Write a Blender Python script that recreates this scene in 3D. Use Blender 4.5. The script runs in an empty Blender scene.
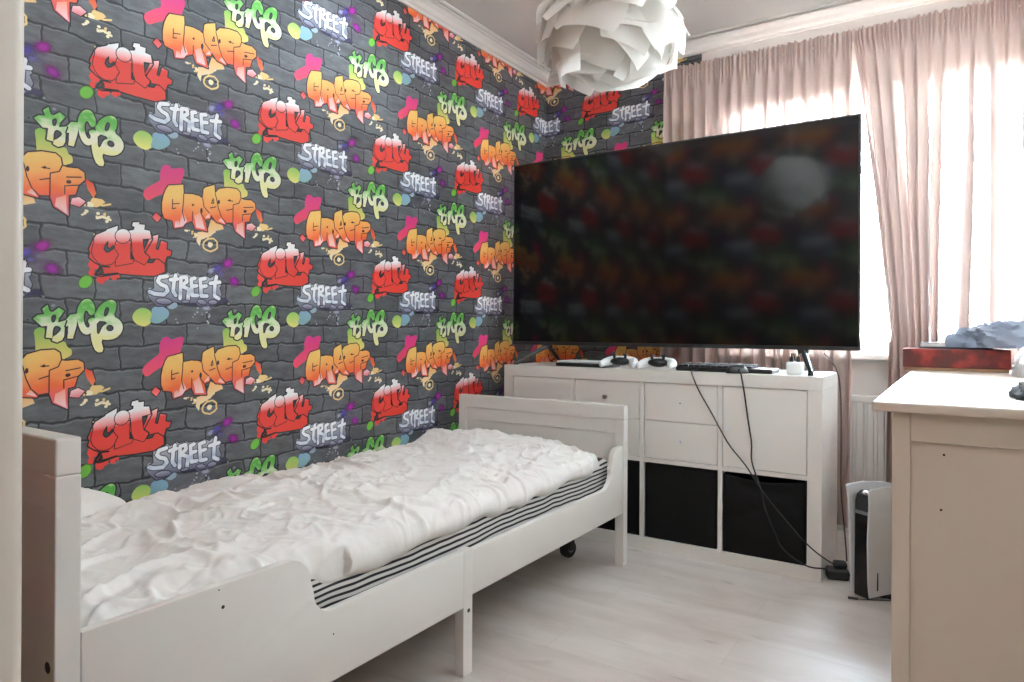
import bpy, bmesh, math, random
from mathutils import Vector, Matrix, noise
from mathutils.geometry import tessellate_polygon
random.seed(7)
PI = math.pi
C = bpy.context.scene.collection
scene = bpy.context.scene

# ------------------------------------------------------------------ camera
H = 0.958                      # camera height; horizon at row 331
FPX, CX, CY = 683.0, 512.0, 329.0
ROLL = 0.0047                  # the photo is tipped a quarter of a degree
YAW = math.radians(33.3)
FX, FY = -math.sin(YAW), math.cos(YAW)      # forward
RX, RY = math.cos(YAW), math.sin(YAW)       # right
cam_d = bpy.data.cameras.new('camera'); cam = bpy.data.objects.new('camera', cam_d); C.objects.link(cam)
cam.location = (0, 0, H); cam.rotation_euler = (Matrix.Rotation(YAW, 3, 'Z') @ Matrix.Rotation(PI/2, 3, 'X') @ Matrix.Rotation(ROLL, 3, 'Z')).to_euler()
cam_d.sensor_width = 36.0; cam_d.lens = 36.0*FPX/1024.0
cam_d.shift_y = (CY-341.0)/1024.0
cam_d.clip_start = 0.02
scene.camera = cam

# ------------------------------------------------------------------ view, world, lights
scene.view_settings.view_transform = 'Standard'
scene.view_settings.look = 'None'
scene.view_settings.gamma = 1.0
scene.view_settings.use_curve_mapping = False
scene.view_settings.exposure = 1.80
scene.cycles.max_bounces = 10
scene.cycles.diffuse_bounces = 6
scene.cycles.transparent_max_bounces = 16
scene.cycles.use_denoising = True
scene.cycles.caustics_reflective = False
scene.cycles.caustics_refractive = False

w = bpy.data.worlds.new('World'); scene.world = w; w.use_nodes = True
bg = w.node_tree.nodes['Background']
# dim sky; lower half made brighter than it, added to light the ceiling
_n, _l = w.node_tree.nodes, w.node_tree.links
_tc = _n.new('ShaderNodeTexCoord'); _sp = _n.new('ShaderNodeSeparateXYZ'); _l.new(_tc.outputs['Generated'], _sp.inputs[0])
_rp = _n.new('ShaderNodeValToRGB'); _e = _rp.color_ramp.elements
_e[0].position = 0.47; _e[0].color = (0.985, 1.165, 1.31, 1); _e[1].position = 0.53; _e[1].color = (0.095, 0.115, 0.133, 1)
_mr = _n.new('ShaderNodeMath'); _mr.operation = 'MULTIPLY_ADD'; _mr.inputs[1].default_value = 0.5; _mr.inputs[2].default_value = 0.5
_l.new(_sp.outputs[2], _mr.inputs[0]); _l.new(_mr.outputs[0], _rp.inputs[0]); _l.new(_rp.outputs[0], bg.inputs['Color'])
bg.inputs['Strength'].default_value = 200.0

# room box
XL, XR, YF, YB, ZC = -2.14, 0.42, 0.20, 3.63, 2.528
WX0, WX1, WZ0, WZ1 = -1.015, 0.36, 0.85, 2.06          # window hole
DX0, DX1, DZ1 = -0.52, 0.33, 2.05                        # door hole

def area(name, loc, rot, sx, sy, power, col, portal=False):
    l = bpy.data.lights.new(name, 'AREA'); l.shape = 'RECTANGLE'; l.size = sx; l.size_y = sy
    l.energy = power; l.color = col
    if portal: l.cycles.is_portal = True
    o = bpy.data.objects.new(name, l); C.objects.link(o); o.location = loc; o.rotation_euler = rot
    return o
area('window_portal', ((WX0+WX1)/2, YB+0.16, (WZ0+WZ1)/2), (-PI/2, 0, 0), WX1-WX0, WZ1-WZ0, 1, (1, 1, 1), True)
# unseen fill light added in the hallway behind the open door
area('hall_fill_light', (-0.15, -0.75, 2.40), (0, 0, 0), 0.9, 0.9, 3.5, (1.0, 0.95, 0.89))

# ------------------------------------------------------------------ helpers
def lin(c):
    c /= 255.0
    return c/12.92 if c <= 0.04045 else ((c+0.055)/1.055)**2.4
def rgb(r, g, b): return (lin(r), lin(g), lin(b), 1.0)

def dirr(u): return (u-CX)/FPX
def level(u, v): return u+(v-CY)*ROLL, v-(u-CX)*ROLL
def p_z(u, v, z):
    u, v = level(u, v)
    d = (H-z)*FPX/(v-CY); l = dirr(u)*d
    return Vector((RX*l+FX*d, RY*l+FY*d, z))
def p_y(u, v, Y):
    u, v = level(u, v)
    r = dirr(u); d = Y/(RY*r+FY); l = r*d
    return Vector((RX*l+FX*d, Y, H-(v-CY)/FPX*d))
def p_x(u, v, X):
    u, v = level(u, v)
    r = dirr(u); d = X/(RX*r+FX); l = r*d
    return Vector((X, RY*l+FY*d, H-(v-CY)/FPX*d))

MATS = {}
def nodes_of(m):
    m.use_nodes = True
    return m.node_tree.nodes, m.node_tree.links, m.node_tree.nodes['Principled BSDF']
def mat(name, col, rough=0.5, var=0.04, scale=6.0, bump=0.0, bscale=60.0, metal=0.0, spec=0.5, translucent=0.0):
    """painted / plastic / cloth surface: base colour gently varied by noise, optional fine bump"""
    if name in MATS: return MATS[name]
    m = bpy.data.materials.new(name); n, l, b = nodes_of(m)
    tc = n.new('ShaderNodeTexCoord'); nz = n.new('ShaderNodeTexNoise')
    nz.inputs['Scale'].default_value = scale; nz.inputs['Detail'].default_value = 4
    l.new(tc.outputs['Object'], nz.inputs['Vector'])
    mx = n.new('ShaderNodeMix'); mx.data_type = 'RGBA'
    mx.inputs[6].default_value = tuple(max(0, c*(1-var)) for c in col[:3])+(1,)
    mx.inputs[7].default_value = tuple(min(1, c*(1+var)) for c in col[:3])+(1,)
    l.new(nz.outputs['Fac'], mx.inputs[0]); l.new(mx.outputs[2], b.inputs['Base Color'])
    b.inputs['Roughness'].default_value = rough; b.inputs['Metallic'].default_value = metal
    b.inputs['Specular IOR Level'].default_value = spec
    if bump > 0:
        n2 = n.new('ShaderNodeTexNoise'); n2.inputs['Scale'].default_value = bscale; n2.inputs['Detail'].default_value = 3
        l.new(tc.outputs['Object'], n2.inputs['Vector'])
        bp = n.new('ShaderNodeBump'); bp.inputs['Strength'].default_value = bump; bp.inputs['Distance'].default_value = 0.01
        l.new(n2.outputs['Fac'], bp.inputs['Height']); l.new(bp.outputs['Normal'], b.inputs['Normal'])
    if translucent > 0:
        out = n['Material Output']; tr = n.new('ShaderNodeBsdfTranslucent'); ms = n.new('ShaderNodeMixShader')
        l.new(mx.outputs[2], tr.inputs['Color']); ms.inputs[0].default_value = translucent
        l.new(b.outputs[0], ms.inputs[1]); l.new(tr.outputs[0], ms.inputs[2]); l.new(ms.outputs[0], out.inputs[0])
    MATS[name] = m
    return m

def box(bm, x0, y0, z0, x1, y1, z1, bev=0.0, seg=2):
    x0, x1 = min(x0, x1), max(x0, x1); y0, y1 = min(y0, y1), max(y0, y1); z0, z1 = min(z0, z1), max(z0, z1)
    r = bmesh.ops.create_cube(bm, size=1.0)
    vs = r['verts']
    for v in vs:
        v.co = Vector((x0+(v.co.x+0.5)*(x1-x0), y0+(v.co.y+0.5)*(y1-y0), z0+(v.co.z+0.5)*(z1-z0)))
    if bev > 0:
        es = list({e for v in vs for e in v.link_edges})
        bmesh.ops.bevel(bm, geom=es, offset=bev, segments=seg, profile=0.5, affect='EDGES')
    return vs
def nb(): return bmesh.new()
def bx(*a, **k):
    bm = nb(); box(bm, *a, **k); return bm
def cyl(bm, c0, c1, r0, r1=None, seg=16, caps=True):
    r1 = r0 if r1 is None else r1
    c0 = Vector(c0); c1 = Vector(c1); ax = (c1-c0); L = ax.length
    q = Vector((0, 0, 1)).rotation_difference(ax.normalized()).to_matrix().to_4x4()
    M = Matrix.Translation((c0+c1)/2) @ q
    return bmesh.ops.create_cone(bm, cap_ends=caps, segments=seg, radius1=r0, radius2=r1, depth=L, matrix=M)['verts']
def ball(bm, c, rx, ry, rz, rot=None, seg=20):
    M = Matrix.Translation(Vector(c)) @ (rot if rot else Matrix()) @ Matrix.Diagonal((rx, ry, rz, 1))
    return bmesh.ops.create_uvsphere(bm, u_segments=seg, v_segments=seg//2+2, radius=1.0, matrix=M)['verts']
def smooth_path(pts, n=8):
    pts = [Vector(p) for p in pts]; out = []
    for i in range(len(pts)-1):
        p0 = pts[max(0, i-1)]; p1 = pts[i]; p2 = pts[i+1]; p3 = pts[min(len(pts)-1, i+2)]
        for k in range(n):
            t = k/n
            out.append(0.5*((2*p1)+(-p0+p2)*t+(2*p0-5*p1+4*p2-p3)*t*t+(-p0+3*p1-3*p2+p3)*t**3))
    out.append(pts[-1]); return out
def tube(bm, pts, r, seg=8, n=8):
    P = smooth_path(pts, n); rings = []
    up = Vector((0.3, 0.9, 0.2)).normalized()
    for i, p in enumerate(P):
        t = (P[min(i+1, len(P)-1)]-P[max(i-1, 0)])
        t = t.normalized() if t.length > 1e-9 else Vector((0, 0, 1))
        a = t.cross(up)
        if a.length < 1e-3: a = t.cross(Vector((1, 0, 0)))
        a.normalize(); b = t.cross(a)
        rings.append([bm.verts.new(p+r*(math.cos(2*PI*k/seg)*a+math.sin(2*PI*k/seg)*b)) for k in range(seg)])
    for A, B in zip(rings, rings[1:]):
        for k in range(seg): bm.faces.new((A[k], A[(k+1) % seg], B[(k+1) % seg], B[k]))
    bm.faces.new(rings[0][::-1]); bm.faces.new(rings[-1])
def prism(bm, poly, axis, a0, a1):
    """poly in the two other axes (in xyz order), extruded along axis from a0 to a1"""
    def mk(p, a):
        q = list(p); q.insert(axis, a); return bm.verts.new(q)
    A = [mk(p, a0) for p in poly]; B = [mk(p, a1) for p in poly]; n = len(poly)
    bm.faces.new(A); bm.faces.new(B[::-1])
    for i in range(n): bm.faces.new((A[i], B[i], B[(i+1) % n], A[(i+1) % n]))
    bmesh.ops.recalc_face_normals(bm, faces=bm.faces)

def thing(name, label, cat, loc=(0, 0, 0), rotz=0.0, group=None):
    o = bpy.data.objects.new(name, None); C.objects.link(o); o.empty_display_size = 0.05
    o.location = loc; o.rotation_euler = (0, 0, rotz)
    o['label'] = label; o['category'] = cat
    if group: o['group'] = group
    return o
def world_loc(o):
    v = Vector(o.location)
    while o.parent: o = o.parent; v += Vector(o.location)
    return v
def obj(name, bm, m, parent=None, world=True, smooth=False, angle=None, label=None):
    """link a bmesh as ONE mesh object; bm is in world coordinates unless world=False (parent's own frame)"""
    me = bpy.data.meshes.new(name)
    if parent is not None and world:
        bmesh.ops.translate(bm, verts=bm.verts, vec=-world_loc(parent))
    base = None
    if parent is None and world:
        xs = [v.co for v in bm.verts]
        base = Vector(((min(v.x for v in xs)+max(v.x for v in xs))/2, (min(v.y for v in xs)+max(v.y for v in xs))/2, min(v.z for v in xs)))
        bmesh.ops.translate(bm, verts=bm.verts, vec=-base)
    bm.to_mesh(me); bm.free()
    ms = m if isinstance(m, (list, tuple)) else [m]
    for k in ms: me.materials.append(k)
    o = bpy.data.objects.new(name, me); C.objects.link(o)
    if smooth:
        me.polygons.foreach_set('use_smooth', [True]*len(me.polygons))
        if angle is not None: me.set_sharp_from_angle(angle=math.radians(angle))
    if parent is not None: o.parent = parent
    if base is not None: o.location = base
    if label: o['label'] = label
    return o
def tag(o, label, cat, group=None, kind=None):
    o['label'] = label; o['category'] = cat
    if group: o['group'] = group
    if kind: o['kind'] = kind
    return o
def struct(name, bm, m, smooth=False, angle=None, world=True):
    o = obj(name, bm, m, smooth=smooth, angle=angle, world=world); o['kind'] = 'structure'; return o
def dup(root, loc, rotz, label=None):
    r = root.copy(); C.objects.link(r); r.location = loc; r.rotation_euler = (0, 0, rotz)
    if label: r['label'] = label
    for ch in list(root.children):
        c = ch.copy(); C.objects.link(c); c.parent = r
        for g in list(ch.children):
            d = g.copy(); C.objects.link(d); d.parent = c
    return r

# ------------------------------------------------------------------ common materials
M_white = mat('white_lacquer', rgb(224, 220, 214), 0.32, 0.015)
M_bed = mat('white_bed_paint', rgb(216, 212, 207), 0.36, 0.02)
M_chest = mat('cream_chest_paint', rgb(206, 193, 179), 0.30, 0.02, bump=0.03, bscale=25)
M_ceil = mat('ceiling_paint', rgb(214, 213, 209), 0.9, 0.01)
M_plaster = mat('white_wall_paint', rgb(214, 211, 206), 0.85, 0.015, bump=0.05, bscale=120)
M_trim = mat('trim_paint', rgb(224, 222, 217), 0.4, 0.01)
M_jamb = mat('door_frame_paint', rgb(208, 200, 190), 0.4, 0.04, scale=9)
M_black = mat('black_plastic', rgb(22, 22, 23), 0.38, 0.1)
M_dark = mat('dark_rubber', rgb(26, 26, 27), 0.6, 0.1)
M_boxcloth = mat('black_box_cloth', rgb(9, 9, 9), 0.6, 0.15, bump=0.2, bscale=400, spec=0.25)
M_metal = mat('brushed_metal', rgb(175, 175, 172), 0.3, 0.03, metal=1.0)
M_darkmetal = mat('dark_grey_metal', rgb(58, 60, 62), 0.35, 0.03, metal=0.6)
M_wplastic = mat('white_plastic', rgb(226, 227, 228), 0.35, 0.01)
M_hole = mat('dark_hole', rgb(45, 35, 30), 0.9, 0.1)

# ------------------------------------------------------------------ wallpaper
TS, TZ = 0.577, 0.554
def brick_material():
    m = bpy.data.materials.new('brick_print_wallpaper'); n, l, b = nodes_of(m)
    uv = n.new('ShaderNodeUVMap'); uv.uv_map = 'UVMap'
    nz = n.new('ShaderNodeTexNoise'); nz.inputs['Scale'].default_value = 9; nz.inputs['Detail'].default_value = 3
    l.new(uv.outputs[0], nz.inputs['Vector'])
    sub = n.new('ShaderNodeVectorMath'); sub.operation = 'SUBTRACT'; sub.inputs[1].default_value = (0.5, 0.5, 0.5)
    l.new(nz.outputs['Color'], sub.inputs[0])
    sc = n.new('ShaderNodeVectorMath'); sc.operation = 'SCALE'; sc.inputs['Scale'].default_value = 0.06
    l.new(sub.outputs[0], sc.inputs[0])
    ad = n.new('ShaderNodeVectorMath'); ad.operation = 'ADD'
    l.new(uv.outputs[0], ad.inputs[0]); l.new(sc.outputs[0], ad.inputs[1])
    def brick(off, ms, sm):
        o2 = n.new('ShaderNodeVectorMath'); o2.operation = 'ADD'; o2.inputs[1].default_value = off
        l.new(ad.outputs[0], o2.inputs[0])
        k = n.new('ShaderNodeTexBrick'); k.offset = 0.5; k.squash = 1.0
        k.inputs['Scale'].default_value = 1.0
        k.inputs['Brick Width'].default_value = 0.25; k.inputs['Row Height'].default_value = 0.125
        k.inputs['Mortar Size'].default_value = ms; k.inputs['Mortar Smooth'].default_value = sm
        k.inputs['Bias'].default_value = 0.0
        l.new(o2.outputs[0], k.inputs['Vector']); return k
    b1 = brick((0, 0, 0), 0.009, 0.8)
    b1.inputs['Color1'].default_value = rgb(80, 82, 85); b1.inputs['Color2'].default_value = rgb(104, 106, 109)
    b1.inputs['Mortar'].default_value = rgb(33, 34, 37)
    b2 = brick((0.006, 0.012, 0), 0.004, 0.9)          # the painted light rim along the brick's edge
    # painted mottling
    n2 = n.new('ShaderNodeTexNoise'); n2.inputs['Scale'].default_value = 14; n2.inputs['Detail'].default_value = 6; n2.inputs['Roughness'].default_value = 0.65
    mp = n.new('ShaderNodeMapping'); mp.inputs['Scale'].default_value = (0.6, 1.6, 1)
    l.new(uv.outputs[0], mp.inputs[0]); l.new(mp.outputs[0], n2.inputs['Vector'])
    rp = n.new('ShaderNodeValToRGB'); rp.color_ramp.elements[0].position = 0.33; rp.color_ramp.elements[0].color = (0.62, 0.62, 0.63, 1)
    rp.color_ramp.elements[1].position = 0.68; rp.color_ramp.elements[1].color = (1.25, 1.25, 1.26, 1)
    l.new(n2.outputs['Fac'], rp.inputs[0])
    mu = n.new('ShaderNodeMix'); mu.data_type = 'RGBA'; mu.blend_type = 'MULTIPLY'; mu.inputs[0].default_value = 1.0
    l.new(b1.outputs['Color'], mu.inputs[6]); l.new(rp.outputs[0], mu.inputs[7])
    rim = n.new('ShaderNodeMix'); rim.data_type = 'RGBA'; rim.inputs[7].default_value = rgb(132, 134, 137)
    mm = n.new('ShaderNodeMath'); mm.operation = 'SUBTRACT'; mm.use_clamp = True
    l.new(b2.outputs['Fac'], mm.inputs[0]); l.new(b1.outputs['Fac'], mm.inputs[1])
    m5 = n.new('ShaderNodeMath'); m5.operation = 'MULTIPLY'; m5.inputs[1].default_value = 0.6; l.new(mm.outputs[0], m5.inputs[0])
    l.new(m5.outputs[0], rim.inputs[0]); l.new(mu.outputs[2], rim.inputs[6])
    l.new(rim.outputs[2], b.inputs['Base Color'])
    b.inputs['Roughness'].default_value = 0.5
    return m
def ramp_material(name, stops, nscale=5, namp=0.15, skew=0.0):
    m = bpy.data.materials.new(name); n, l, b = nodes_of(m)
    uv = n.new('ShaderNodeUVMap'); uv.uv_map = 'UVMap'
    sep = n.new('ShaderNodeSeparateXYZ'); l.new(uv.outputs[0], sep.inputs[0])
    nz = n.new('ShaderNodeTexNoise'); nz.inputs['Scale'].default_value = nscale; nz.inputs['Detail'].default_value = 2
    l.new(uv.outputs[0], nz.inputs['Vector'])
    a = n.new('ShaderNodeMath'); a.operation = 'MULTIPLY_ADD'; a.inputs[1].default_value = namp; a.inputs[2].default_value = -namp/2
    l.new(nz.outputs['Fac'], a.inputs[0])
    s = n.new('ShaderNodeMath'); s.operation = 'MULTIPLY_ADD'; s.inputs[1].default_value = skew
    l.new(sep.outputs[0], s.inputs[0]); l.new(sep.outputs[1], s.inputs[2])
    t = n.new('ShaderNodeMath'); t.operation = 'ADD'; l.new(s.outputs[0], t.inputs[0]); l.new(a.outputs[0], t.inputs[1])
    r = n.new('ShaderNodeValToRGB'); els = r.color_ramp.elements
    els[0].position = stops[0][0]; els[0].color = stops[0][1]; els[1].position = stops[-1][0]; els[1].color = stops[-1][1]
    for p, c in stops[1:-1]:
        e = els.new(p); e.color = c
    l.new(t.outputs[0], r.inputs[0]); l.new(r.outputs[0], b.inputs['Base Color'])
    b.inputs['Roughness'].default_value = 0.5
    return m
def ink_material():
    m = bpy.data.materials.new('wallpaper_spray_ink'); n, l, b = nodes_of(m)
    at = n.new('ShaderNodeVertexColor'); at.layer_name = 'ink'
    uv = n.new('ShaderNodeUVMap'); uv.uv_map = 'UVMap'
    l.new(at.outputs['Color'], b.inputs['Base Color']); l.new(at.outputs['Alpha'], b.inputs['Alpha'])
    b.inputs['Roughness'].default_value = 0.5
    return m
WP = [brick_material(), ink_material(),
      ramp_material('city_print', [(0.17, rgb(238, 236, 236)), (0.24, rgb(240, 190, 190)), (0.36, rgb(229, 62, 54)), (0.8, rgb(226, 66, 52))], 4, 0.06),
      ramp_material('graff_print', [(0.25, rgb(233, 190, 104)), (0.40, rgb(238, 160, 84)), (0.55, rgb(236, 104, 48)), (0.72, rgb(226, 92, 100)), (0.85, rgb(236, 180, 190))], 5, 0.22),
      ramp_material('rags_print', [(0.06, rgb(176, 214, 140)), (0.18, rgb(88, 172, 66)), (0.30, rgb(112, 186, 88)), (0.42, rgb(206, 220, 180)), (0.5, rgb(226, 226, 204)), (0.62, rgb(222, 220, 158)), (0.85, rgb(228, 222, 160))], 7, 0.5, 0.05),
      ramp_material('street_print', [(0.26, rgb(246, 248, 250)), (0.40, rgb(236, 240, 244)), (0.47, rgb(186, 198, 214)), (0.52, rgb(232, 236, 242)), (0.62, rgb(150, 150, 176))], 7, 0.12)]
INK, CITY, GRAFF, RAGS, STREET = 1, 2, 3, 4, 5
BLK = rgb(26, 26, 28); GREYHOLE = rgb(62, 63, 66); GBLK = rgb(58, 22, 26)

PRINT = []          # (list of (s,z,u,v), layer, material index, list of colours)
def cropmap(ox, oy, sc):
    def f(x, y):
        p = p_x(ox+x/sc, oy+y/sc, XL)
        return (p.y, p.z, x/1024.0, y/682.0)
    return f
def chaikin(P, it):
    for _ in range(it):
        Q = []
        for i in range(len(P)):
            a, b = P[i], P[(i+1) % len(P)]
            Q.append((a[0]*.75+b[0]*.25, a[1]*.75+b[1]*.25)); Q.append((a[0]*.25+b[0]*.75, a[1]*.25+b[1]*.75))
        P = Q
    return P
def circ(x, y, r, ry=None, n=14, wob=0.0, rot=0):
    ry = ry or r; o = []
    for k in range(n):
        a = 2*PI*k/n; f = 1+wob*random.uniform(-1, 1)
        dx, dy = r*f*math.cos(a), ry*f*math.sin(a)
        o.append((x+dx*math.cos(rot)-dy*math.sin(rot), y+dx*math.sin(rot)+dy*math.cos(rot)))
    return o
def fill(f, P, layer, mi, col=None, it=0, col2=None):
    P = chaikin(P, it); V = [f(*p) for p in P]
    ys = [p[1] for p in P]; y0, y1 = min(ys), max(ys)
    tris = tessellate_polygon([[Vector((v[0], v[1], 0)) for v in V]])
    c1 = col or (1, 1, 1, 1); c2 = col2 or c1
    def cc(i):
        t = (ys[i]-y0)/max(1e-6, y1-y0); return tuple(c1[k]*(1-t)+c2[k]*t for k in range(4))
    for t in tris:
        PRINT.append(([V[i] for i in t], layer, mi, [cc(i) for i in t]))
def stroke(f, P, w, layer, col, closed=True, it=0, mi=1):
    if closed: P = chaikin(P, it)
    V = [f(*p) for p in P]; n = len(V)
    h = w/2
    for i in range(n if closed else n-1):
        a, b = V[i], V[(i+1) % n]
        dx, dy = b[0]-a[0], b[1]-a[1]; L = math.hypot(dx, dy)
        if L < 1e-6: continue
        nx, ny = -dy/L*h, dx/L*h
        PRINT.append(([(a[0]+nx, a[1]+ny, a[2], a[3]), (a[0]-nx, a[1]-ny, a[2], a[3]), (b[0]-nx, b[1]-ny, b[2], b[3]), (b[0]+nx, b[1]+ny, b[2], b[3])], layer, mi, [col]*4))
    for a in V:
        PRINT.append(([(a[0]+h*math.cos(2*PI*k/6), a[1]+h*math.sin(2*PI*k/6), a[2], a[3]) for k in range(6)], layer, mi, [col]*6))
def soft(f, x, y, r, layer, col, ry=None, rot=0, core=0.45, a=1.0):
    """soft-edged spray spot: opaque core fading to nothing"""
    ry = ry or r; n = 20
    def ring(k_):
        return [f(*p) for p in circ(x, y, r*k_, ry*k_, n, 0, rot)]
    c0 = tuple(col[:3])+(a,); c1 = tuple(col[:3])+(0.0,)
    A = ring(core); B = ring(1.0)
    PRINT.append((A, layer, INK, [c0]*n))
    for k in range(n):
        q = (k+1) % n
        PRINT.append(([A[k], A[q], B[q], B[k]], layer, INK, [c0, c0, c1, c1]))

# -- "City"
fa = cropmap(80, 220, 10.24)
RED = rgb(229, 64, 54)
for (x, y, r) in ((140, 455, 60), (215, 605, 48), (345, 585, 34), (270, 590, 30), (120, 540, 34), (390, 575, 20)):
    fill(fa, circ(x, y, r, n=14, wob=0.12), 1, INK, RED)
base = [(105, 330), (90, 300), (140, 190), (165, 152), (265, 112), (275, 97), (385, 60), (378, 110), (500, 112), (550, 100), (555, 70), (530, 60), (540, 25), (600, 22), (605, 45), (660, 50), (655, 100),
        (712, 112), (735, 168), (800, 150), (792, 215), (772, 296), (802, 312), (830, 212), (890, 235), (882, 300), (935, 320), (925, 365), (886, 372), (862, 450), (865, 530), (760, 572), (560, 563), (380, 545), (210, 573), (158, 556), (225, 468), (150, 430), (90, 380)]
stroke(fa, base, 0.008, 2, BLK)
fill(fa, base, 3, CITY)
c_ = [(140, 190), (165, 152), (265, 112), (275, 97), (385, 60), (378, 110), (360, 150), (365, 200), (375, 245), (350, 288), (396, 355), (370, 410), (320, 450), (250, 462), (190, 440), (140, 385), (118, 330), (128, 270), (143, 220)]
stroke(fa, c_, 0.005, 4, BLK); fill(fa, c_, 5, CITY)
i_ = [(368, 222), (352, 286), (398, 355), (365, 410), (362, 470), (535, 440), (547, 405), (515, 400), (508, 300), (515, 215)]
stroke(fa, i_, 0.005, 6, BLK); fill(fa, i_, 7, CITY)
t_ = [(495, 112), (550, 100), (555, 70), (530, 60), (540, 25), (600, 22), (605, 45), (660, 50), (655, 100), (712, 112), (727, 190), (640, 195), (648, 300), (665, 350), (712, 382), (655, 457), (560, 410), (535, 350), (525, 190), (500, 185)]
stroke(fa, t_, 0.005, 6, BLK); fill(fa, t_, 7, CITY)
dot = circ(435, 165, 76, 72, 18)
stroke(fa, dot, 0.005, 8, BLK); fill(fa, dot, 9, CITY)
for hole in ([(280, 222), (252, 262), (243, 300), (268, 332), (302, 320), (345, 283), (335, 262), (300, 295), (275, 275)], 
             [(643, 208), (695, 205), (652, 300)], [(700, 405), (765, 400), (742, 437), (688, 437)], [(515, 330), (540, 400), (515, 398)], [(225, 500), (235, 540), (185, 560)]):
    fill(fa, hole, 9, INK, GREYHOLE); stroke(fa, hole, 0.0035, 10, BLK)
stroke(fa, [(655, 330), (712, 382), (700, 405)], 0.004, 10, BLK, False)
stroke(fa, [(735, 168), (740, 200), (665, 330)], 0.004, 10, BLK, False)
stroke(fa, [(862, 450), (800, 400), (765, 400)], 0.0035, 10, BLK, False)
stroke(fa, [(380, 545), (230, 560), (158, 556), (225, 475), (300, 480)], 0.005, 10, BLK, False)

# -- "GRAFF"
fb = cropmap(145, 170, 7.877)
G = [(165, 150), (185, 122), (300, 116), (303, 188), (370, 190), (425, 205), (452, 225), (460, 150), (475, 138), (545, 118), (550, 185), (580, 150), (650, 140), (720, 150), (745, 175), (752, 225), (780, 235), (835, 240), (865, 265), (868, 310), (835, 345), (820, 405), (785, 410),
     (785, 540), (710, 485), (690, 415), (635, 415), (632, 432), (560, 410), (520, 355), (510, 385), (470, 395), (490, 485), (395, 465), (370, 400), (310, 425), (300, 450), (228, 460), (215, 400), (150, 380), (133, 330), (133, 260), (145, 200)]
stroke(fb, G, 0.008, 3, GBLK); fill(fb, G, 4, GRAFF)
PK = rgb(240, 205, 210)
for hl in ([(385, 360), (432, 335), (470, 468), (402, 452)], [(575, 400), (600, 372), (628, 424)], [(722, 430), (772, 412), (776, 528), (716, 480)], [(275, 400), (298, 330), (330, 402), (300, 440), (275, 440)], [(470, 380), (505, 335), (508, 375)], [(235, 405), (262, 400), (290, 445), (234, 452)]):
    fill(fb, hl, 5, INK, rgb(236, 150, 120) , col2=PK)
for ln in ([(215, 232), (213, 305), (240, 300)], [(213, 268), (268, 264)], [(303, 188), (300, 250), (292, 330), (310, 400)], [(372, 330), (372, 398)], [(440, 345), (470, 395)], [(452, 225), (462, 290), (505, 340)],
           [(550, 185), (562, 230), (575, 300), (600, 372), (635, 415)], [(512, 300), (556, 290)], [(535, 225), (522, 262), (540, 262), (535, 225)], [(752, 225), (738, 262), (692, 275), (690, 415)], [(650, 240), (690, 246)], [(640, 318), (690, 308)],
           [(835, 345), (765, 352), (765, 402)], [(775, 296), (850, 294)]):
    stroke(fb, ln, 0.0032, 6, GBLK, False)
for (x, y, rx, ry) in ((375, 276, 9, 9), (442, 322, 10, 24), (579, 252, 9, 18), (664, 240, 9, 9), (786, 326, 14, 12)):
    fill(fb, circ(x, y, rx, ry, 10), 6, INK, GBLK)
for d, cc, c2 in (([(85, 335), (125, 375), (95, 412), (55, 372)], rgb(226, 70, 66), rgb(232, 110, 110)), ([(838, 420), (872, 447), (842, 482), (795, 466), (802, 430)], rgb(240, 200, 205), rgb(226, 110, 120))):
    stroke(fb, d, 0.006, 3, GBLK); fill(fb, d, 4, INK, cc, col2=c2)
TAN = rgb(232, 200, 132); TAN2 = rgb(238, 226, 190)
fill(fb, [(520, 390), (560, 410), (610, 435), (620, 465), (560, 480), (520, 520), (440, 550), (430, 600), (405, 560), (412, 490), (490, 480)], 1, INK, rgb(234, 176, 100), col2=TAN2)
stroke(fb, circ(515, 590, 55, 52, 16, 0.08), 0.006, 1, TAN, True); fill(fb, circ(515, 588, 20, 20, 10, 0.2), 1, INK, TAN2)
fill(fb, [(868, 300), (910, 330), (927, 395), (912, 422), (884, 372)], 1, INK, rgb(228, 66, 40), col2=rgb(230, 120, 70))
fill(fb, circ(945, 450, 34, 30, 16, 0.45), 1, INK, TAN); fill(fb, circ(900, 465, 22, 16, 12, 0.3), 1, INK, TAN2)
stroke(fb, [(930, 550), (960, 540), (1000, 560)], 0.008, 1, TAN2, False)
stroke(fb, [(960, 470), (1000, 460)], 0.006, 1, TAN, False)
for k in range(26):
    x = random.choice((random.gauss(930, 60), random.gauss(400, 60))); y = random.gauss(520, 55)
    if abs(x-400) < 150: y = random.gauss(500, 30)
    r = random.uniform(4, 12); fill(fb, circ(x, y, r, r*random.uniform(.6, 1.3), 7, 0.2), 1, INK, random.choice((TAN, TAN2)))
# pink splash left of the word
fh = cropmap(30, 80, 4.26)
fill(fh, [(560, 372), (572, 360), (598, 365), (600, 380), (655, 372), (658, 400), (640, 440), (655, 452), (600, 455), (575, 480), (530, 500), (500, 517), (480, 492), (486, 466), (530, 440), (556, 428), (552, 400)], 1, INK, rgb(206, 44, 128), it=1, col2=rgb(228, 72, 92))

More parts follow.
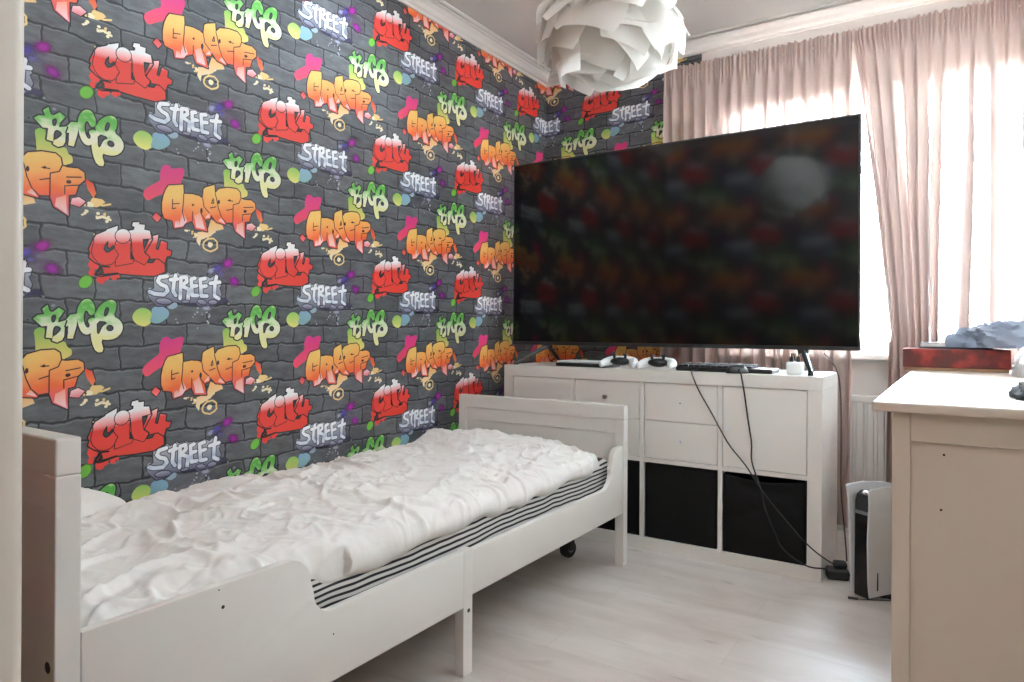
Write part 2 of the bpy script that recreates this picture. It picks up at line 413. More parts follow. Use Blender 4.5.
# -- "RAGS"
fc = cropmap(25, 295, 9.743)
fill(fc, [(120, 320), (180, 298), (210, 420), (270, 450), (390, 445), (412, 510), (452, 520), (458, 580), (430, 602), (340, 640), (110, 600), (100, 520), (95, 420), (82, 350)], 1, INK, rgb(122, 186, 74), it=1, col2=rgb(232, 206, 120))
ra = [(75, 230), (120, 195), (185, 185), (165, 135), (218, 95), (240, 160), (270, 165), (325, 122), (382, 155), (330, 225), (320, 268), (395, 245), (440, 190), (515, 180), (500, 300), (465, 425), (410, 425), (420, 300), (385, 310), (380, 400), (360, 440), (310, 462), (262, 445), (268, 410), (340, 350), (350, 320), (300, 300), (275, 330), (262, 420), (200, 415), (215, 300), (160, 305)]
g_ = [(502, 190), (510, 130), (540, 70), (590, 35), (640, 45), (675, 100), (682, 165), (655, 200), (622, 190), (612, 158), (585, 148), (568, 195), (572, 262), (592, 312), (620, 322), (632, 290), (615, 265), (612, 235), (680, 213), (672, 290), (640, 370), (600, 390), (550, 368), (515, 290)]
s_ = [(690, 165), (720, 110), (790, 55), (850, 45), (890, 75), (885, 140), (860, 205), (920, 240), (955, 300), (940, 370), (880, 425), (800, 440), (735, 430), (770, 555), (690, 560), (650, 470), (635, 370), (642, 280), (682, 228), (672, 190)]
for P in (ra, g_, s_):
    k_ = 0 if P is ra else 1; stroke(fc, P, 0.0085, 3, BLK, it=k_); fill(fc, P, 4, RAGS, it=k_)
for hole in ([(258, 208), (298, 192), (284, 258), (262, 264)], [(276, 330), (300, 302), (345, 322), (330, 352), (272, 402)], [(393, 350), (412, 345), (405, 402), (384, 402)], [(768, 185), (788, 122), (816, 128), (798, 190), (776, 206)], circ(825, 322, 30, 26, 12), [(702, 255), (800, 268), (748, 298), (716, 375), (704, 370)]):
    fill(fc, hole, 5, INK, GREYHOLE, it=1); stroke(fc, hole, 0.004, 6, BLK, it=1)
stroke(fc, [(405, 250), (385, 310)], 0.004, 6, BLK, False)
fill(fc, [(905, 195), (935, 165), (930, 180), (955, 185), (930, 200)], 3, INK, BLK); fill(fc, circ(25, 240, 14, 10, 8, .3), 3, INK, BLK)
fill(fc, circ(275, 100, 18, 16, 9, .3), 3, INK, rgb(130, 132, 140)); fill(fc, circ(178, 18, 14, 14, 9, .3), 3, INK, rgb(130, 132, 140))

# -- "Street"
fd = cropmap(130, 255, 8.533)
SBLK = rgb(44, 44, 58)
NAV = rgb(56, 52, 84)
soft(fd, 800, 390, 60, 1, NAV, 30, 0.3, 0.4, 0.9); soft(fd, 560, 420, 190, 1, NAV, 26, 0, 0.5, 0.8)
fill(fd, [(655, 415), (750, 420), (835, 385), (810, 362), (770, 370)], 2, INK, NAV)
fill(fd, [(135, 310), (165, 280), (215, 285), (200, 390), (150, 370)], 1, INK, rgb(168, 182, 188))
SB = [(205, 190), (325, 150), (345, 172), (405, 148), (418, 166), (490, 163), (505, 180), (550, 174), (565, 190), (642, 176), (680, 200), (745, 163), (760, 230), (774, 265), (760, 280), (780, 335), (757, 390), (720, 430), (580, 434), (560, 405), (450, 414), (375, 395), (320, 430), (230, 437), (195, 400), (160, 365), (140, 310), (205, 285)]
stroke(fd, SB, 0.006, 3, SBLK); fill(fd, SB, 4, INK, rgb(188, 196, 206), col2=rgb(90, 86, 112))
LET = [[(316, 180), (250, 190), (234, 225), (262, 252), (305, 268), (320, 305), (285, 338), (205, 330), (165, 312)],
       [(388, 172), (372, 235), (366, 310), (388, 345)], [(342, 212), (402, 204)],
       [(432, 192), (426, 372)], [(432, 192), (478, 188), (482, 228), (436, 262), (498, 292), (492, 382)],
       [(552, 198), (520, 206), (528, 345), (575, 345)], [(524, 268), (566, 262)], [(640, 200), (597, 208), (606, 350), (655, 350)], [(602, 272), (648, 264)],
       [(735, 184), (722, 255), (718, 350), (756, 372)], [(682, 242), (764, 232)]]
for P in LET: stroke(fd, P, 0.0180, 5, SBLK, False)
for P in LET: stroke(fd, P, 0.0128, 6, (1, 1, 1, 1), False, mi=STREET)
PUR = rgb(96, 90, 118)
for (x, y, rx, ry, rt) in ((285, 395, 72, 28, 0.1), (470, 398, 38, 14, 0), (610, 402, 44, 22, 0.3), (702, 404, 40, 22, 0)):
    fill(fd, circ(x, y, rx, ry, 14, 0, rt), 9, INK, rgb(168, 170, 190), col2=PUR); 
    stroke(fd, circ(x, y, rx, ry, 14, 0, rt), 0.003, 10, SBLK)
LIME = rgb(178, 204, 92)
fill(fd, circ(105, 530, 85, 78, 18, 0.05), 1, INK, rgb(142, 196, 92), col2=rgb(224, 218, 124))
fill(fd, [(180, 450), (260, 430), (330, 470), (335, 520), (290, 560), (230, 590), (160, 570), (185, 520)], 2, INK, tuple(rgb(140, 178, 208)[:3])+(0.9,), it=2, col2=tuple(rgb(150, 196, 200)[:3])+(0.75,))
fill(fd, [(300, 430), (390, 390), (410, 440), (350, 470)], 2, INK, tuple(rgb(170, 192, 210)[:3])+(0.8,), it=1)
soft(fd, 650, 455, 60, 1, rgb(176, 178, 204), 30, 0.1, 0.3, 0.8)
for k in range(16):
    r = random.uniform(5, 11); fill(fd, circ(random.gauss(600, 80), random.gauss(520, 50), r, r, 7, .2), 1, INK, rgb(170, 172, 186))
# -- soft spray dots: violet pair and the green one under "City"
soft(fh, 800, 118, 48, 1, rgb(96, 84, 170), 32, -0.2, 0.2, 0.75); soft(fh, 775, 120, 24, 1, rgb(170, 176, 190), 20, 0, 0.3, 0.8)
soft(fh, 846, 105, 36, 2, rgb(160, 34, 150), 32, 0.2, 0.25, 0.9)
soft(fh, 815, 145, 34, 1, rgb(120, 116, 178), 22, 0.4, 0.2, 0.6)
soft(fh, 872, 187, 44, 2, rgb(150, 36, 150), 28, 0.8, 0.2, 0.9)
soft(fh, 240, 53, 36, 1, rgb(110, 184, 62), 33, 0, 0.7)

PB = [min(v[0] for p in PRINT for v in p[0]), max(v[0] for p in PRINT for v in p[0]), min(v[1] for p in PRINT for v in p[0]), max(v[1] for p in PRINT for v in p[0])]

def wallpaper(bmw, to3d, nrm, s0, s1, z0, z1):
    """lay the printed repeats on a wall: to3d(s, z) -> point, s continues round the corners"""
    verts, faces, mi, cols, uvs = [], [], [], [], []
    for (s, z) in ((s0, z0), (s1, z0), (s1, z1), (s0, z1)):
        verts.append(to3d(s, z)); cols.append((0, 0, 0, 1)); uvs.append((s/TS, z/TZ))
    faces.append((0, 1, 2, 3)); mi.append(0)
    def clip(poly):
        for ax, lim, sg in ((0, s0, 1), (0, s1, -1), (1, z0, 1), (1, z1, -1)):
            if not poly: return poly
            out = []
            for i in range(len(poly)):
                p, q = poly[i], poly[(i+1) % len(poly)]
                dp, dq = sg*(p[ax]-lim), sg*(q[ax]-lim)
                if dp >= 0: out.append(p)
                if (dp >= 0) != (dq >= 0):
                    t = dp/(dp-dq); out.append(tuple(p[i2]+(q[i2]-p[i2])*t for i2 in range(8)))
            poly = out
        return poly
    i0 = math.floor((s0-PB[1])/TS); i1 = math.ceil((s1-PB[0])/TS)
    j0 = math.floor((z0-PB[3])/TZ); j1 = math.ceil((z1-PB[2])/TZ)
    for i in range(i0, i1+1):
        for j in range(j0, j1+1):
            for PI_, (P, layer, m_, cl) in enumerate(PRINT):
                poly = [(v[0]+i*TS, v[1]+j*TZ, v[2], v[3])+tuple(c) for v, c in zip(P, cl)]
                if any(v[0] < s0 or v[0] > s1 or v[1] < z0 or v[1] > z1 for v in poly): poly = clip(poly)
                if len(poly) < 3: continue
                k = len(verts)
                for v in poly:
                    verts.append(to3d(v[0], v[1])+nrm*(0.00025*(layer+0.065*(PI_ % 13))+0.0002)); cols.append(v[4:8]); uvs.append((v[2], v[3]))
                faces.append(tuple(range(k, k+len(poly)))); mi.append(m_)
    uvl = bmw.loops.layers.uv.get('UVMap') or bmw.loops.layers.uv.new('UVMap')
    cll = bmw.loops.layers.float_color.get('ink') or bmw.loops.layers.float_color.new('ink')
    bv = [bmw.verts.new(v) for v in verts]
    for f, m_ in zip(faces, mi):
        fc_ = bmw.faces.new([bv[k] for k in f]); fc_.material_index = m_
        fc_.normal_update()
        for lp, k in zip(fc_.loops, f):
            lp[uvl].uv = uvs[k]; lp[cll] = cols[k]
        if fc_.normal.dot(nrm) < 0: fc_.normal_flip()

# ------------------------------------------------------------------ the room shell
bm = nb(); wallpaper(bm, lambda s, z: Vector((XL, s, z)), Vector((1, 0, 0)), YF, YB, 0.0, ZC)
struct('wall_left', bm, WP)

bm = nb()
WPX = -1.17                                   # paper ends behind the curtain
wallpaper(bm, lambda s, z: Vector((XL+(s-YB), YB, z)), Vector((0, -1, 0)), YB, YB+(WPX-XL), 0.0, ZC)
n0 = len(bm.faces)
def quadw(bm, pts, mi):
    f = bm.faces.new([bm.verts.new(p) for p in pts]); f.material_index = mi; return f
T = 0.16
for (x0, x1, z0, z1) in ((WPX, WX0, 0, ZC), (WX0, WX1, 0, WZ0), (WX0, WX1, WZ1, ZC), (WX1, XR, 0, ZC)):
    quadw(bm, [(x0, YB, z0), (x1, YB, z0), (x1, YB, z1), (x0, YB, z1)], 6)
for q in ([(WX0, YB, WZ0), (WX0, YB, WZ1), (WX0, YB+T, WZ1), (WX0, YB+T, WZ0)], [(WX1, YB, WZ0), (WX1, YB, WZ1), (WX1, YB+T, WZ1), (WX1, YB+T, WZ0)],
          [(WX0, YB, WZ1), (WX1, YB, WZ1), (WX1, YB+T, WZ1), (WX0, YB+T, WZ1)], [(WX0, YB, WZ0), (WX1, YB, WZ0), (WX1, YB+T, WZ0), (WX0, YB+T, WZ0)]):
    quadw(bm, q, 6)
struct('wall_back', bm, WP+[M_plaster])

struct('wall_right', bx(XR, YF-0.15, 0, XR+0.1, YB+T, ZC), M_plaster)
bm = nb()                                     # the door wall, papered on the room side
sd = lambda x: YF-(x-XL)
for a_, b_, z_ in ((sd(DX0-0.03), YF, 0.0), (sd(DX1+0.03), sd(DX0-0.03), DZ1+0.03), (sd(XR), sd(DX1+0.03), 0.0)):
    wallpaper(bm, lambda s, z: Vector((XL+(YF-s), YF, z)), Vector((0, 1, 0)), a_, b_, z_, ZC)
for (x0, x1, z0, z1) in ((XL, DX0, 0, ZC), (DX0, DX1, DZ1, ZC), (DX1, XR, 0, ZC)):
    quadw(bm, [(x0, YF-0.12, z0), (x1, YF-0.12, z0), (x1, YF-0.12, z1), (x0, YF-0.12, z1)], 6)
struct('wall_front', bm, WP+[M_plaster])
# hallway behind the door
bm = nb()
box(bm, -1.3, -1.85, 0, 1.1, -1.75, ZC); box(bm, -1.3, -1.75, 0, -1.2, YF-0.12, ZC); box(bm, 1.0, -1.75, 0, 1.1, YF-0.12, ZC); box(bm, XR+0.1, YF-0.15, 0, 1.0, YF-0.12, ZC)
struct('wall_hall', bm, mat('hall_paint', rgb(206, 190, 172), 0.85, 0.02))

def floor_material():
    m = bpy.data.materials.new('pale_laminate'); n, l, b = nodes_of(m)
    tc = n.new('ShaderNodeTexCoord')
    br = n.new('ShaderNodeTexBrick'); br.offset = 0.37; br.inputs['Scale'].default_value = 1.0
    br.inputs['Brick Width'].default_value = 1.28; br.inputs['Row Height'].default_value = 0.19
    br.inputs['Mortar Size'].default_value = 0.0008; br.inputs['Mortar Smooth'].default_value = 0.3
    br.inputs['Color1'].default_value = rgb(199, 190, 184); br.inputs['Color2'].default_value = rgb(207, 199, 194); br.inputs['Mortar'].default_value = rgb(182, 173, 167)
    l.new(tc.outputs['Object'], br.inputs['Vector'])
    mp = n.new('ShaderNodeMapping'); mp.inputs['Scale'].default_value = (1.6, 4.6, 1); l.new(tc.outputs['Object'], mp.inputs[0])
    nz = n.new('ShaderNodeTexNoise'); nz.inputs['Scale'].default_value = 1.6; nz.inputs['Detail'].default_value = 7; nz.inputs['Roughness'].default_value = 0.6; nz.inputs['Distortion'].default_value = 0.6
    l.new(mp.outputs[0], nz.inputs['Vector'])
    rp = n.new('ShaderNodeValToRGB'); e = rp.color_ramp.elements
    e[0].position = 0.30; e[0].color = (0.84, 0.80, 0.775, 1); e[1].position = 0.62; e[1].color = (1.03, 1.03, 1.03, 1)
    l.new(nz.outputs['Fac'], rp.inputs[0])
    mu = n.new('ShaderNodeMix'); mu.data_type = 'RGBA'; mu.blend_type = 'MULTIPLY'; mu.inputs[0].default_value = 1.0
    l.new(br.outputs['Color'], mu.inputs[6]); l.new(rp.outputs[0], mu.inputs[7])
    # thin dark heart-grain marks
    mp2 = n.new('ShaderNodeMapping'); mp2.inputs['Scale'].default_value = (2.2, 11.0, 1); l.new(tc.outputs['Object'], mp2.inputs[0])
    n3 = n.new('ShaderNodeTexNoise'); n3.inputs['Scale'].default_value = 1.3; n3.inputs['Detail'].default_value = 2; n3.inputs['Distortion'].default_value = 1.2
    l.new(mp2.outputs[0], n3.inputs['Vector'])
    r3 = n.new('ShaderNodeValToRGB'); e = r3.color_ramp.elements; e[0].position = 0.67; e[0].color = (0, 0, 0, 1); e[1].position = 0.77; e[1].color = (1, 1, 1, 1)
    l.new(n3.outputs['Fac'], r3.inputs[0])
    m3 = n.new('ShaderNodeMix'); m3.data_type = 'RGBA'; m3.inputs[7].default_value = rgb(150, 135, 125)
    k3 = n.new('ShaderNodeMath'); k3.operation = 'MULTIPLY'; k3.inputs[1].default_value = 0.55; l.new(r3.outputs[0], k3.inputs[0])
    l.new(k3.outputs[0], m3.inputs[0]); l.new(mu.outputs[2], m3.inputs[6]); l.new(m3.outputs[2], b.inputs['Base Color'])
    b.inputs['Roughness'].default_value = 0.42; b.inputs['Specular IOR Level'].default_value = 0.5
    return m
struct('floor', bx(XL-0.1, -1.75, -0.05, 1.1, YB+T, 0.0), floor_material())
struct('ceiling', bx(XL-0.1, -1.75, ZC, 1.1, YB+T, ZC+0.05), M_ceil)

# cornices: moulded profile with the shadow groove against the ceiling
def cornice_profile(flip=1):
    return [(0, ZC-0.083), (0.010, ZC-0.083), (0.012, ZC-0.070), (0.022, ZC-0.062), (0.030, ZC-0.045), (0.046, ZC-0.030), (0.060, ZC-0.026), (0.060, ZC-0.022), (0.040, ZC-0.022), (0.040, ZC-0.012), (0.064, ZC-0.012), (0.064, ZC-0.010), (0.070, ZC-0.008), (0.072, ZC-0.0035), (0.052, ZC-0.0035), (0.052, ZC), (0, ZC)]
bm = nb(); prism(bm, [(XL+a, b) for a, b in cornice_profile()], 1, YF, YB); struct('trim_1', bm, M_trim)
bm = nb(); prism(bm, [(YB-a, b) for a, b in cornice_profile()], 0, XL, XR); struct('trim_2', bm, M_trim)
bm = nb(); box(bm, XL, YF, 0, XL+0.014, YB, 0.06, 0.003); struct('baseboard_left', bm, M_trim)
bm = nb(); box(bm, XL+0.014, YB-0.014, 0, XR, YB, 0.06, 0.003); struct('baseboard_back', bm, M_trim)

# window
bm = nb(); F = 0.055; y0, y1 = YB+0.07, YB+0.13
box(bm, WX0, y0, WZ0, WX0+F, y1, WZ1, .004); box(bm, WX1-F, y0, WZ0, WX1, y1, WZ1, .004)
box(bm, WX0+F, y0, WZ0, WX1-F, y1, WZ0+F, .004); box(bm, WX0+F, y0, WZ1-F, WX1-F, y1, WZ1, .004)
mxw = (WX0+WX1)/2+0.12
box(bm, mxw-0.03, y0, WZ0+F, mxw+0.03, y1, WZ1-F, .004)
box(bm, WX0+F, y0+.01, WZ1-0.34, mxw-0.03, y1-.01, WZ1-0.30, .004); box(bm, mxw+.03, y0+.01, WZ1-0.34, WX1-F, y1-.01, WZ1-0.30, .004)
wo = struct('window_1', bm, M_trim)
gm = bpy.data.materials.new('window_glass'); n, l, b = nodes_of(gm)
tr = n.new('ShaderNodeBsdfTransparent'); gl = n.new('ShaderNodeBsdfGlossy'); gl.inputs['Roughness'].default_value = 0.02
fr = n.new('ShaderNodeFresnel'); fr.inputs[0].default_value = 1.45; ms = n.new('ShaderNodeMixShader')
l.new(fr.outputs[0], ms.inputs[0]); l.new(tr.outputs[0], ms.inputs[1]); l.new(gl.outputs[0], ms.inputs[2]); l.new(ms.outputs[0], n['Material Output'].inputs[0])
bm = nb(); box(bm, WX0+F-.005, YB+0.098, WZ0+F-.005, mxw-.025, YB+.102, WZ1-F+.005); box(bm, mxw+.025, YB+0.098, WZ0+F-.005, WX1-F+.005, YB+.102, WZ1-F+.005)
obj('window_pane', bm, gm, wo)
bm = nb(); box(bm, WX0-0.03, YB-0.055, WZ0-0.03, WX1+0.03, YB+0.07, WZ0, 0.006)
struct('trim_3', bm, M_trim)

# door frame: lining of the opening the photograph is taken through
bm = nb(); J = 0.012
def lining(x0, x1, z0, z1): box(bm, x0, YF-0.16, z0, x1, YF+0.003, z1, 0.008, 4)
lining(DX0-0.05, DX0, 0, DZ1+0.05); lining(DX1, DX1+0.05, 0, DZ1+0.05); lining(DX0, DX1, DZ1, DZ1+0.05)
struct('door_1', bm, M_jamb, smooth=True, angle=40)

# ------------------------------------------------------------------ bed
BX0, BX1 = -1.976, -1.135
bed = thing('bed', 'white wooden extendable bed frame with curved side guards along the graffiti wall', 'bed', (-1.56, 1.54, 0))
def end_board(kind, ya, yb, ztop, outer):
    P = 0.038
    obj(kind+'_post', bx(BX0, ya, 0, BX0+P, yb, ztop-0.058, .002), M_bed, bed)
    obj(kind+'_post', bx(BX1-P, ya, 0, BX1, yb, ztop-0.058, .002), M_bed, bed)
    obj(kind+'_top_rail', bx(BX0, ya, ztop-0.0575, BX1, yb, ztop, .003), M_bed, bed)
    ym = (ya+yb)/2
    obj(kind+'_cross_board', bx(BX0+P, ym-.012, ztop-0.115, BX1-P, ym+.012, ztop-0.058, .002), M_bed, bed)
    obj(kind+'_panel', bx(BX0+P, ym-.007, 0.20, BX1-P, ym+.007, ztop-0.1155, .0015), M_bed, bed)
end_board('headboard', 0.481, 0.518, 0.789, -1)
end_board('footboard', 2.555, 2.593, 0.650, 1)
def arc(cx, cz, r, a0, a1, n=10):
    return [(cx+r*math.cos(math.radians(a0+(a1-a0)*k/n)), cz+r*math.sin(math.radians(a0+(a1-a0)*k/n))) for k in range(n+1)]
def side_rail(xa, xb, near):
    if near:      # high guard by the headboard, S-curve down to the low rail
        poly = [(0.519, 0.192), (1.494, 0.192), (1.494, 0.349), (1.05, 0.349)] + arc(1.025, 0.399, 0.05, 270, 180, 8) + [(0.965, 0.430)] + arc(0.910, 0.430, 0.055, 0, 90, 8) + [(0.519, 0.485)]
    else:
        poly = [(1.536, 0.214), (2.554, 0.214), (2.554, 0.487)] + [(2.52, 0.487)] + arc(2.51, 0.437, 0.05, 90, 180, 8) + [(2.445, 0.41)] + arc(2.385, 0.405, 0.065, 0, -90, 8)[1:] + [(1.536, 0.340)]
    bm = nb(); prism(bm, poly, 0, xa, xb)
    es = [e for e in bm.edges if abs(e.verts[0].co.x-e.verts[1].co.x) < 1e-6]
    bmesh.ops.bevel(bm, geom=es, offset=0.0025, segments=2, affect='EDGES', profile=0.5)
    return obj('side_rail', bm, M_bed, bed, smooth=True, angle=35)
side_rail(BX1-0.020, BX1, True); side_rail(BX1-0.024, BX1-0.004, False)
side_rail(BX0, BX0+0.020, True); side_rail(BX0+0.004, BX0+0.024, False)
lo = obj('middle_leg', bx(BX1-0.031, 1.4945, 0, BX1-0.001, 1.5355, 0.347, .002), M_bed, bed)
obj('middle_leg', bx(BX0+0.001, 1.4945, 0, BX0+0.031, 1.5355, 0.347, .002), M_bed, bed)
bm = nb(); cyl(bm, (BX1-0.003, 1.517, 0.178), (BX1+0.0002, 1.517, 0.178), 0.0055, seg=14); obj('bolt', bm, M_darkmetal, lo, label='dark bolt head on the middle leg')
for (u_, v_, r) in ((223, 607, 0.0035), (333.5, 634, 0.0018), (219, 590, 0.0015)):
    bm = nb(); q = p_x(u_, v_, BX1); cyl(bm, (BX1-0.002, q.y, q.z), (BX1+0.0004, q.y, q.z), r, seg=10)
    obj('paint_chip', bm, M_hole, bed, label='dark chip in the white paint')
bm = nb(); cyl(bm, (BX1-0.022, 0.4808, 0.44), (BX1-0.022, 0.483, 0.44), 0.009, seg=14)
obj('screw_hole', bm, M_hole, bed, label='dark screw hole in the headboard post')
bm = nb()
for k in range(13): box(bm, BX0+0.045, 0.62+k*0.145, 0.232, BX1-0.045, 0.68+k*0.145, 0.248)
obj('slat_base', bm, mat('slat_wood', rgb(205, 180, 145), 0.6, 0.08), bed)

# mattress with thin black and white stripes
def stripe_material():
    m = bpy.data.materials.new('striped_mattress_sheet'); n, l, b = nodes_of(m)
    tc = n.new('ShaderNodeTexCoord'); sep = n.new('ShaderNodeSeparateXYZ'); l.new(tc.outputs['Object'], sep.inputs[0])
    nz = n.new('ShaderNodeTexNoise'); nz.inputs['Scale'].default_value = 4.0; l.new(tc.outputs['Object'], nz.inputs['Vector'])
    a = n.new('ShaderNodeMath'); a.operation = 'MULTIPLY_ADD'; a.inputs[1].default_value = 0.03; l.new(nz.outputs['Fac'], a.inputs[0]); l.new(sep.outputs[2], a.inputs[2])
    d = n.new('ShaderNodeMath'); d.operation = 'MULTIPLY'; d.inputs[1].default_value = 1/0.0150; l.new(a.outputs[0], d.inputs[0])
    f = n.new('ShaderNodeMath'); f.operation = 'FRACT'; l.new(d.outputs[0], f.inputs[0])
    r = n.new('ShaderNodeValToRGB'); e = r.color_ramp.elements
    e[0].position = 0.50; e[0].color = rgb(214, 211, 206); e[1].position = 0.56; e[1].color = rgb(30, 31, 36)
    x = e.new(0.94); x.color = rgb(30, 31, 36); y = e.new(0.99); y.color = rgb(214, 211, 206)
    l.new(f.outputs[0], r.inputs[0]); l.new(r.outputs[0], b.inputs['Base Color']); b.inputs['Roughness'].default_value = 0.85
    return m
bm = nb(); box(bm, BX0+0.048, 0.530, 0.2485, BX1-0.048, 2.545, 0.437, 0.035, 5)
mo = obj('mattress', bm, stripe_material(), smooth=True, angle=60); tag(mo, 'mattress in a black and white striped sheet under the crumpled duvet', 'mattress')

# crumpled duvet
M_duvet = mat('white_duvet_cotton', rgb(226, 223, 219), 0.85, 0.015, bump=0.12, bscale=45, spec=0.2)
def ridged(x, y, sc, seed, warp=0.35):
    wx = noise.noise(Vector((x*sc*0.6, y*sc*0.6, seed+5.1)))*warp; wy = noise.noise(Vector((x*sc*0.6+7, y*sc*0.6, seed+9.7)))*warp
    v = noise.noise(Vector((x*sc+wx*2, y*sc+wy*2, seed)))
    return (1-abs(v)*2.2)
def crease(x, y, sc, seed, warp=0.5, sharp=5.0):
    """thin pinched ridge lines of crumpled cloth, 0..1"""
    wx = noise.noise(Vector((x*sc*0.7, y*sc*0.7, seed+3.3)))*warp; wy = noise.noise(Vector((x*sc*0.7+4, y*sc*0.7, seed+8.1)))*warp
    v = abs(noise.noise(Vector((x*sc+wx*2, y*sc+wy*2, seed))))
    k = max(0.0, 1-v*sharp)
    m = 0.5+0.9*noise.noise(Vector((x*sc*0.45+11, y*sc*0.45, seed+2)))
    return k*max(0.0, min(1.2, m))
def duvet():
    NY, NX = 430, 240
    Y0, Y1 = 0.545, 2.535
    rows = []
    bm = nb()
    for i in range(NY+1):
        fy = i/NY
        row = []
        for j in range(NX+1):
            w_ = j/NX
            y = Y0+(Y1-0.13*w_**3-Y0)*fy
            xl = XL+0.02 + 0.015*noise.noise(Vector((0, y*3, 1)))
            if y < 1.02: xl += 0.03
            inset = 0.062 if (y < 1.06 or y > 2.40) else 0.036
            t1 = max(0, min(1, (y-0.99)/0.14)); t2 = max(0, min(1, (2.44-y)/0.14)); open_ = min(t1, t2); open_ = open_*open_*(3-2*open_)
            xr = BX1-0.062+0.032*open_ + 0.010*noise.noise(Vector((2.3, y*5, 3)))*open_
            top = 0.475 + 0.022*math.sin(PI*min(1, w_*1.1)) + 0.012*noise.noise(Vector((w_*1.5, y*1.3, 8.0)))
            # bulge towards the far end by the wall, dip along the wall
            top -= (0.052+0.018*max(0, min(1, (1.7-y)/0.6)))*(1-min(1, w_/0.25))**1.2
            top += 0.045*math.exp(-((y-2.46)/0.10)**2-((w_-0.07)/0.10)**2)
            wr = 0.86
            if w_ <= wr:
                x = xl+(xr-0.035-xl)*(w_/wr); z = top; tail = 0
            else:
                q = (w_-wr)/(1-wr); ang = q*PI*0.98
                hem = 0.040 + 0.014*math.exp(-((y-1.05)/0.35)**2) + 0.010*noise.noise(Vector((4.0, y*3.0, 2))) + 0.004*math.sin(y*31+2*math.sin(y*7))
                zc = top-hem
                x = xr-0.035+0.042*math.sin(ang); z = zc+hem*math.cos(ang); tail = q
            X, Y = x, y
            a = X*0.75+Y*0.66; c = -X*0.66+Y*0.75
            f1 = ridged(a*1.0, c*0.55, 3.6, 1.3); f2 = ridged(a*0.8, c*1.4, 7.5, 4.4)
            c1 = crease(a, c*0.6, 5.0, 2.9, 0.6, 6.0); c2 = crease(X*0.7, Y, 8.5, 6.6, 0.7, 5.0); c3 = crease(X+Y*.4, Y*.7-X*.3, 15, 12.4, 0.6, 4.4); c4 = crease(X, Y*.8, 27, 19.4, 0.5, 3.6)
            d = 0.008*f1+0.004*f2+0.021*c1+0.018*c2+0.010*c3+0.0045*c4-0.004
            d *= (1-0.35*tail)
            edge = min(1, (fy)/0.02, (1-fy)/0.02)
            z += (d-0.012)*(0.35+0.65*edge) if tail == 0 else (d-0.012)*math.cos(tail*PI*.5)
            if tail > 0: x += d*0.55*math.sin(tail*PI)
            x += 0.003*f2*(1 if tail == 0 else .5)
            # roll the head and foot ends down
            if fy < 0.02: z -= 0.030*(1-fy/0.02)
            if fy > 0.985: z -= 0.025*((fy-0.985)/0.015)
            z = max(z, 0.4395 if x > BX0+0.05 else 0.412) if (tail == 0) else z
            xmax = BX1-0.006 if open_ > 0.9 else BX1-0.0455
            row.append(bm.verts.new((min(max(x, XL+0.012), xmax), y, z)))
        rows.append(row)
    for A, B in zip(rows, rows[1:]):
        for j in range(NX): bm.faces.new((A[j], A[j+1], B[j+1], B[j]))
    bmesh.ops.recalc_face_normals(bm, faces=bm.faces)
    o = obj('duvet', bm, M_duvet, smooth=True)
    md = o.modifiers.new('thick', 'SOLIDIFY'); md.thickness = 0.006; md.offset = -1
    return tag(o, 'crumpled white duvet spread over the striped mattress', 'duvet')
duvet()
# pillow showing at the head by the wall
bm = nb(); ball(bm, (-1.975, 0.765, 0.482), 0.155, 0.20, 0.062, seg=40)
for v in bm.verts:
    p = v.co-Vector((-1.975, 0.765, 0.482)); k = max(abs(p.x)/0.155, abs(p.y)/0.20); q = math.hypot(p.x/0.155, p.y/0.20)
    if k > 1e-4:
        s = 1+(q/k-1)*0.75; v.co.x = -1.975+p.x*s; v.co.y = 0.765+p.y*s
    v.co.z += 0.006*noise.noise(v.co*9)
po = obj('pillow', bm, M_duvet, smooth=True); tag(po, 'white pillow lump at the headboard end against the wallpaper', 'pillow')

# caster wheel under the bed
cp = p_z(568, 557, 0.0)
cw = thing('caster_wheel', 'small black caster wheel on the floor under the foot end of the bed', 'wheel', (cp.x, cp.y, 0), -0.35)
bm = nb(); cyl(bm, (-0.017, 0, 0.036), (0.017, 0, 0.036), 0.036, seg=28); bmesh.ops.bevel(bm, geom=[e for e in bm.edges if abs(e.verts[0].co.x-e.verts[1].co.x) < 1e-6], offset=0.006, segments=3, affect='EDGES')
obj('tyre', bm, M_dark, cw, world=False, smooth=True, angle=40)
bm = nb(); cyl(bm, (-0.019, 0, 0.036), (0.019, 0, 0.036), 0.013, seg=18); obj('hub', bm, mat('grey_plastic', rgb(120, 120, 120), 0.5), cw, world=False)
bm = nb(); box(bm, -0.026, -0.014, 0.034, -0.0195, 0.014, 0.085, .002); box(bm, 0.0195, -0.014, 0.034, 0.026, 0.014, 0.085, .002); box(bm, -0.026, -0.012, 0.078, 0.026, 0.012, 0.086, .002); cyl(bm, (0, 0, 0.086), (0, 0, 0.12), 0.008)
obj('fork', bm, M_black, cw, world=False)

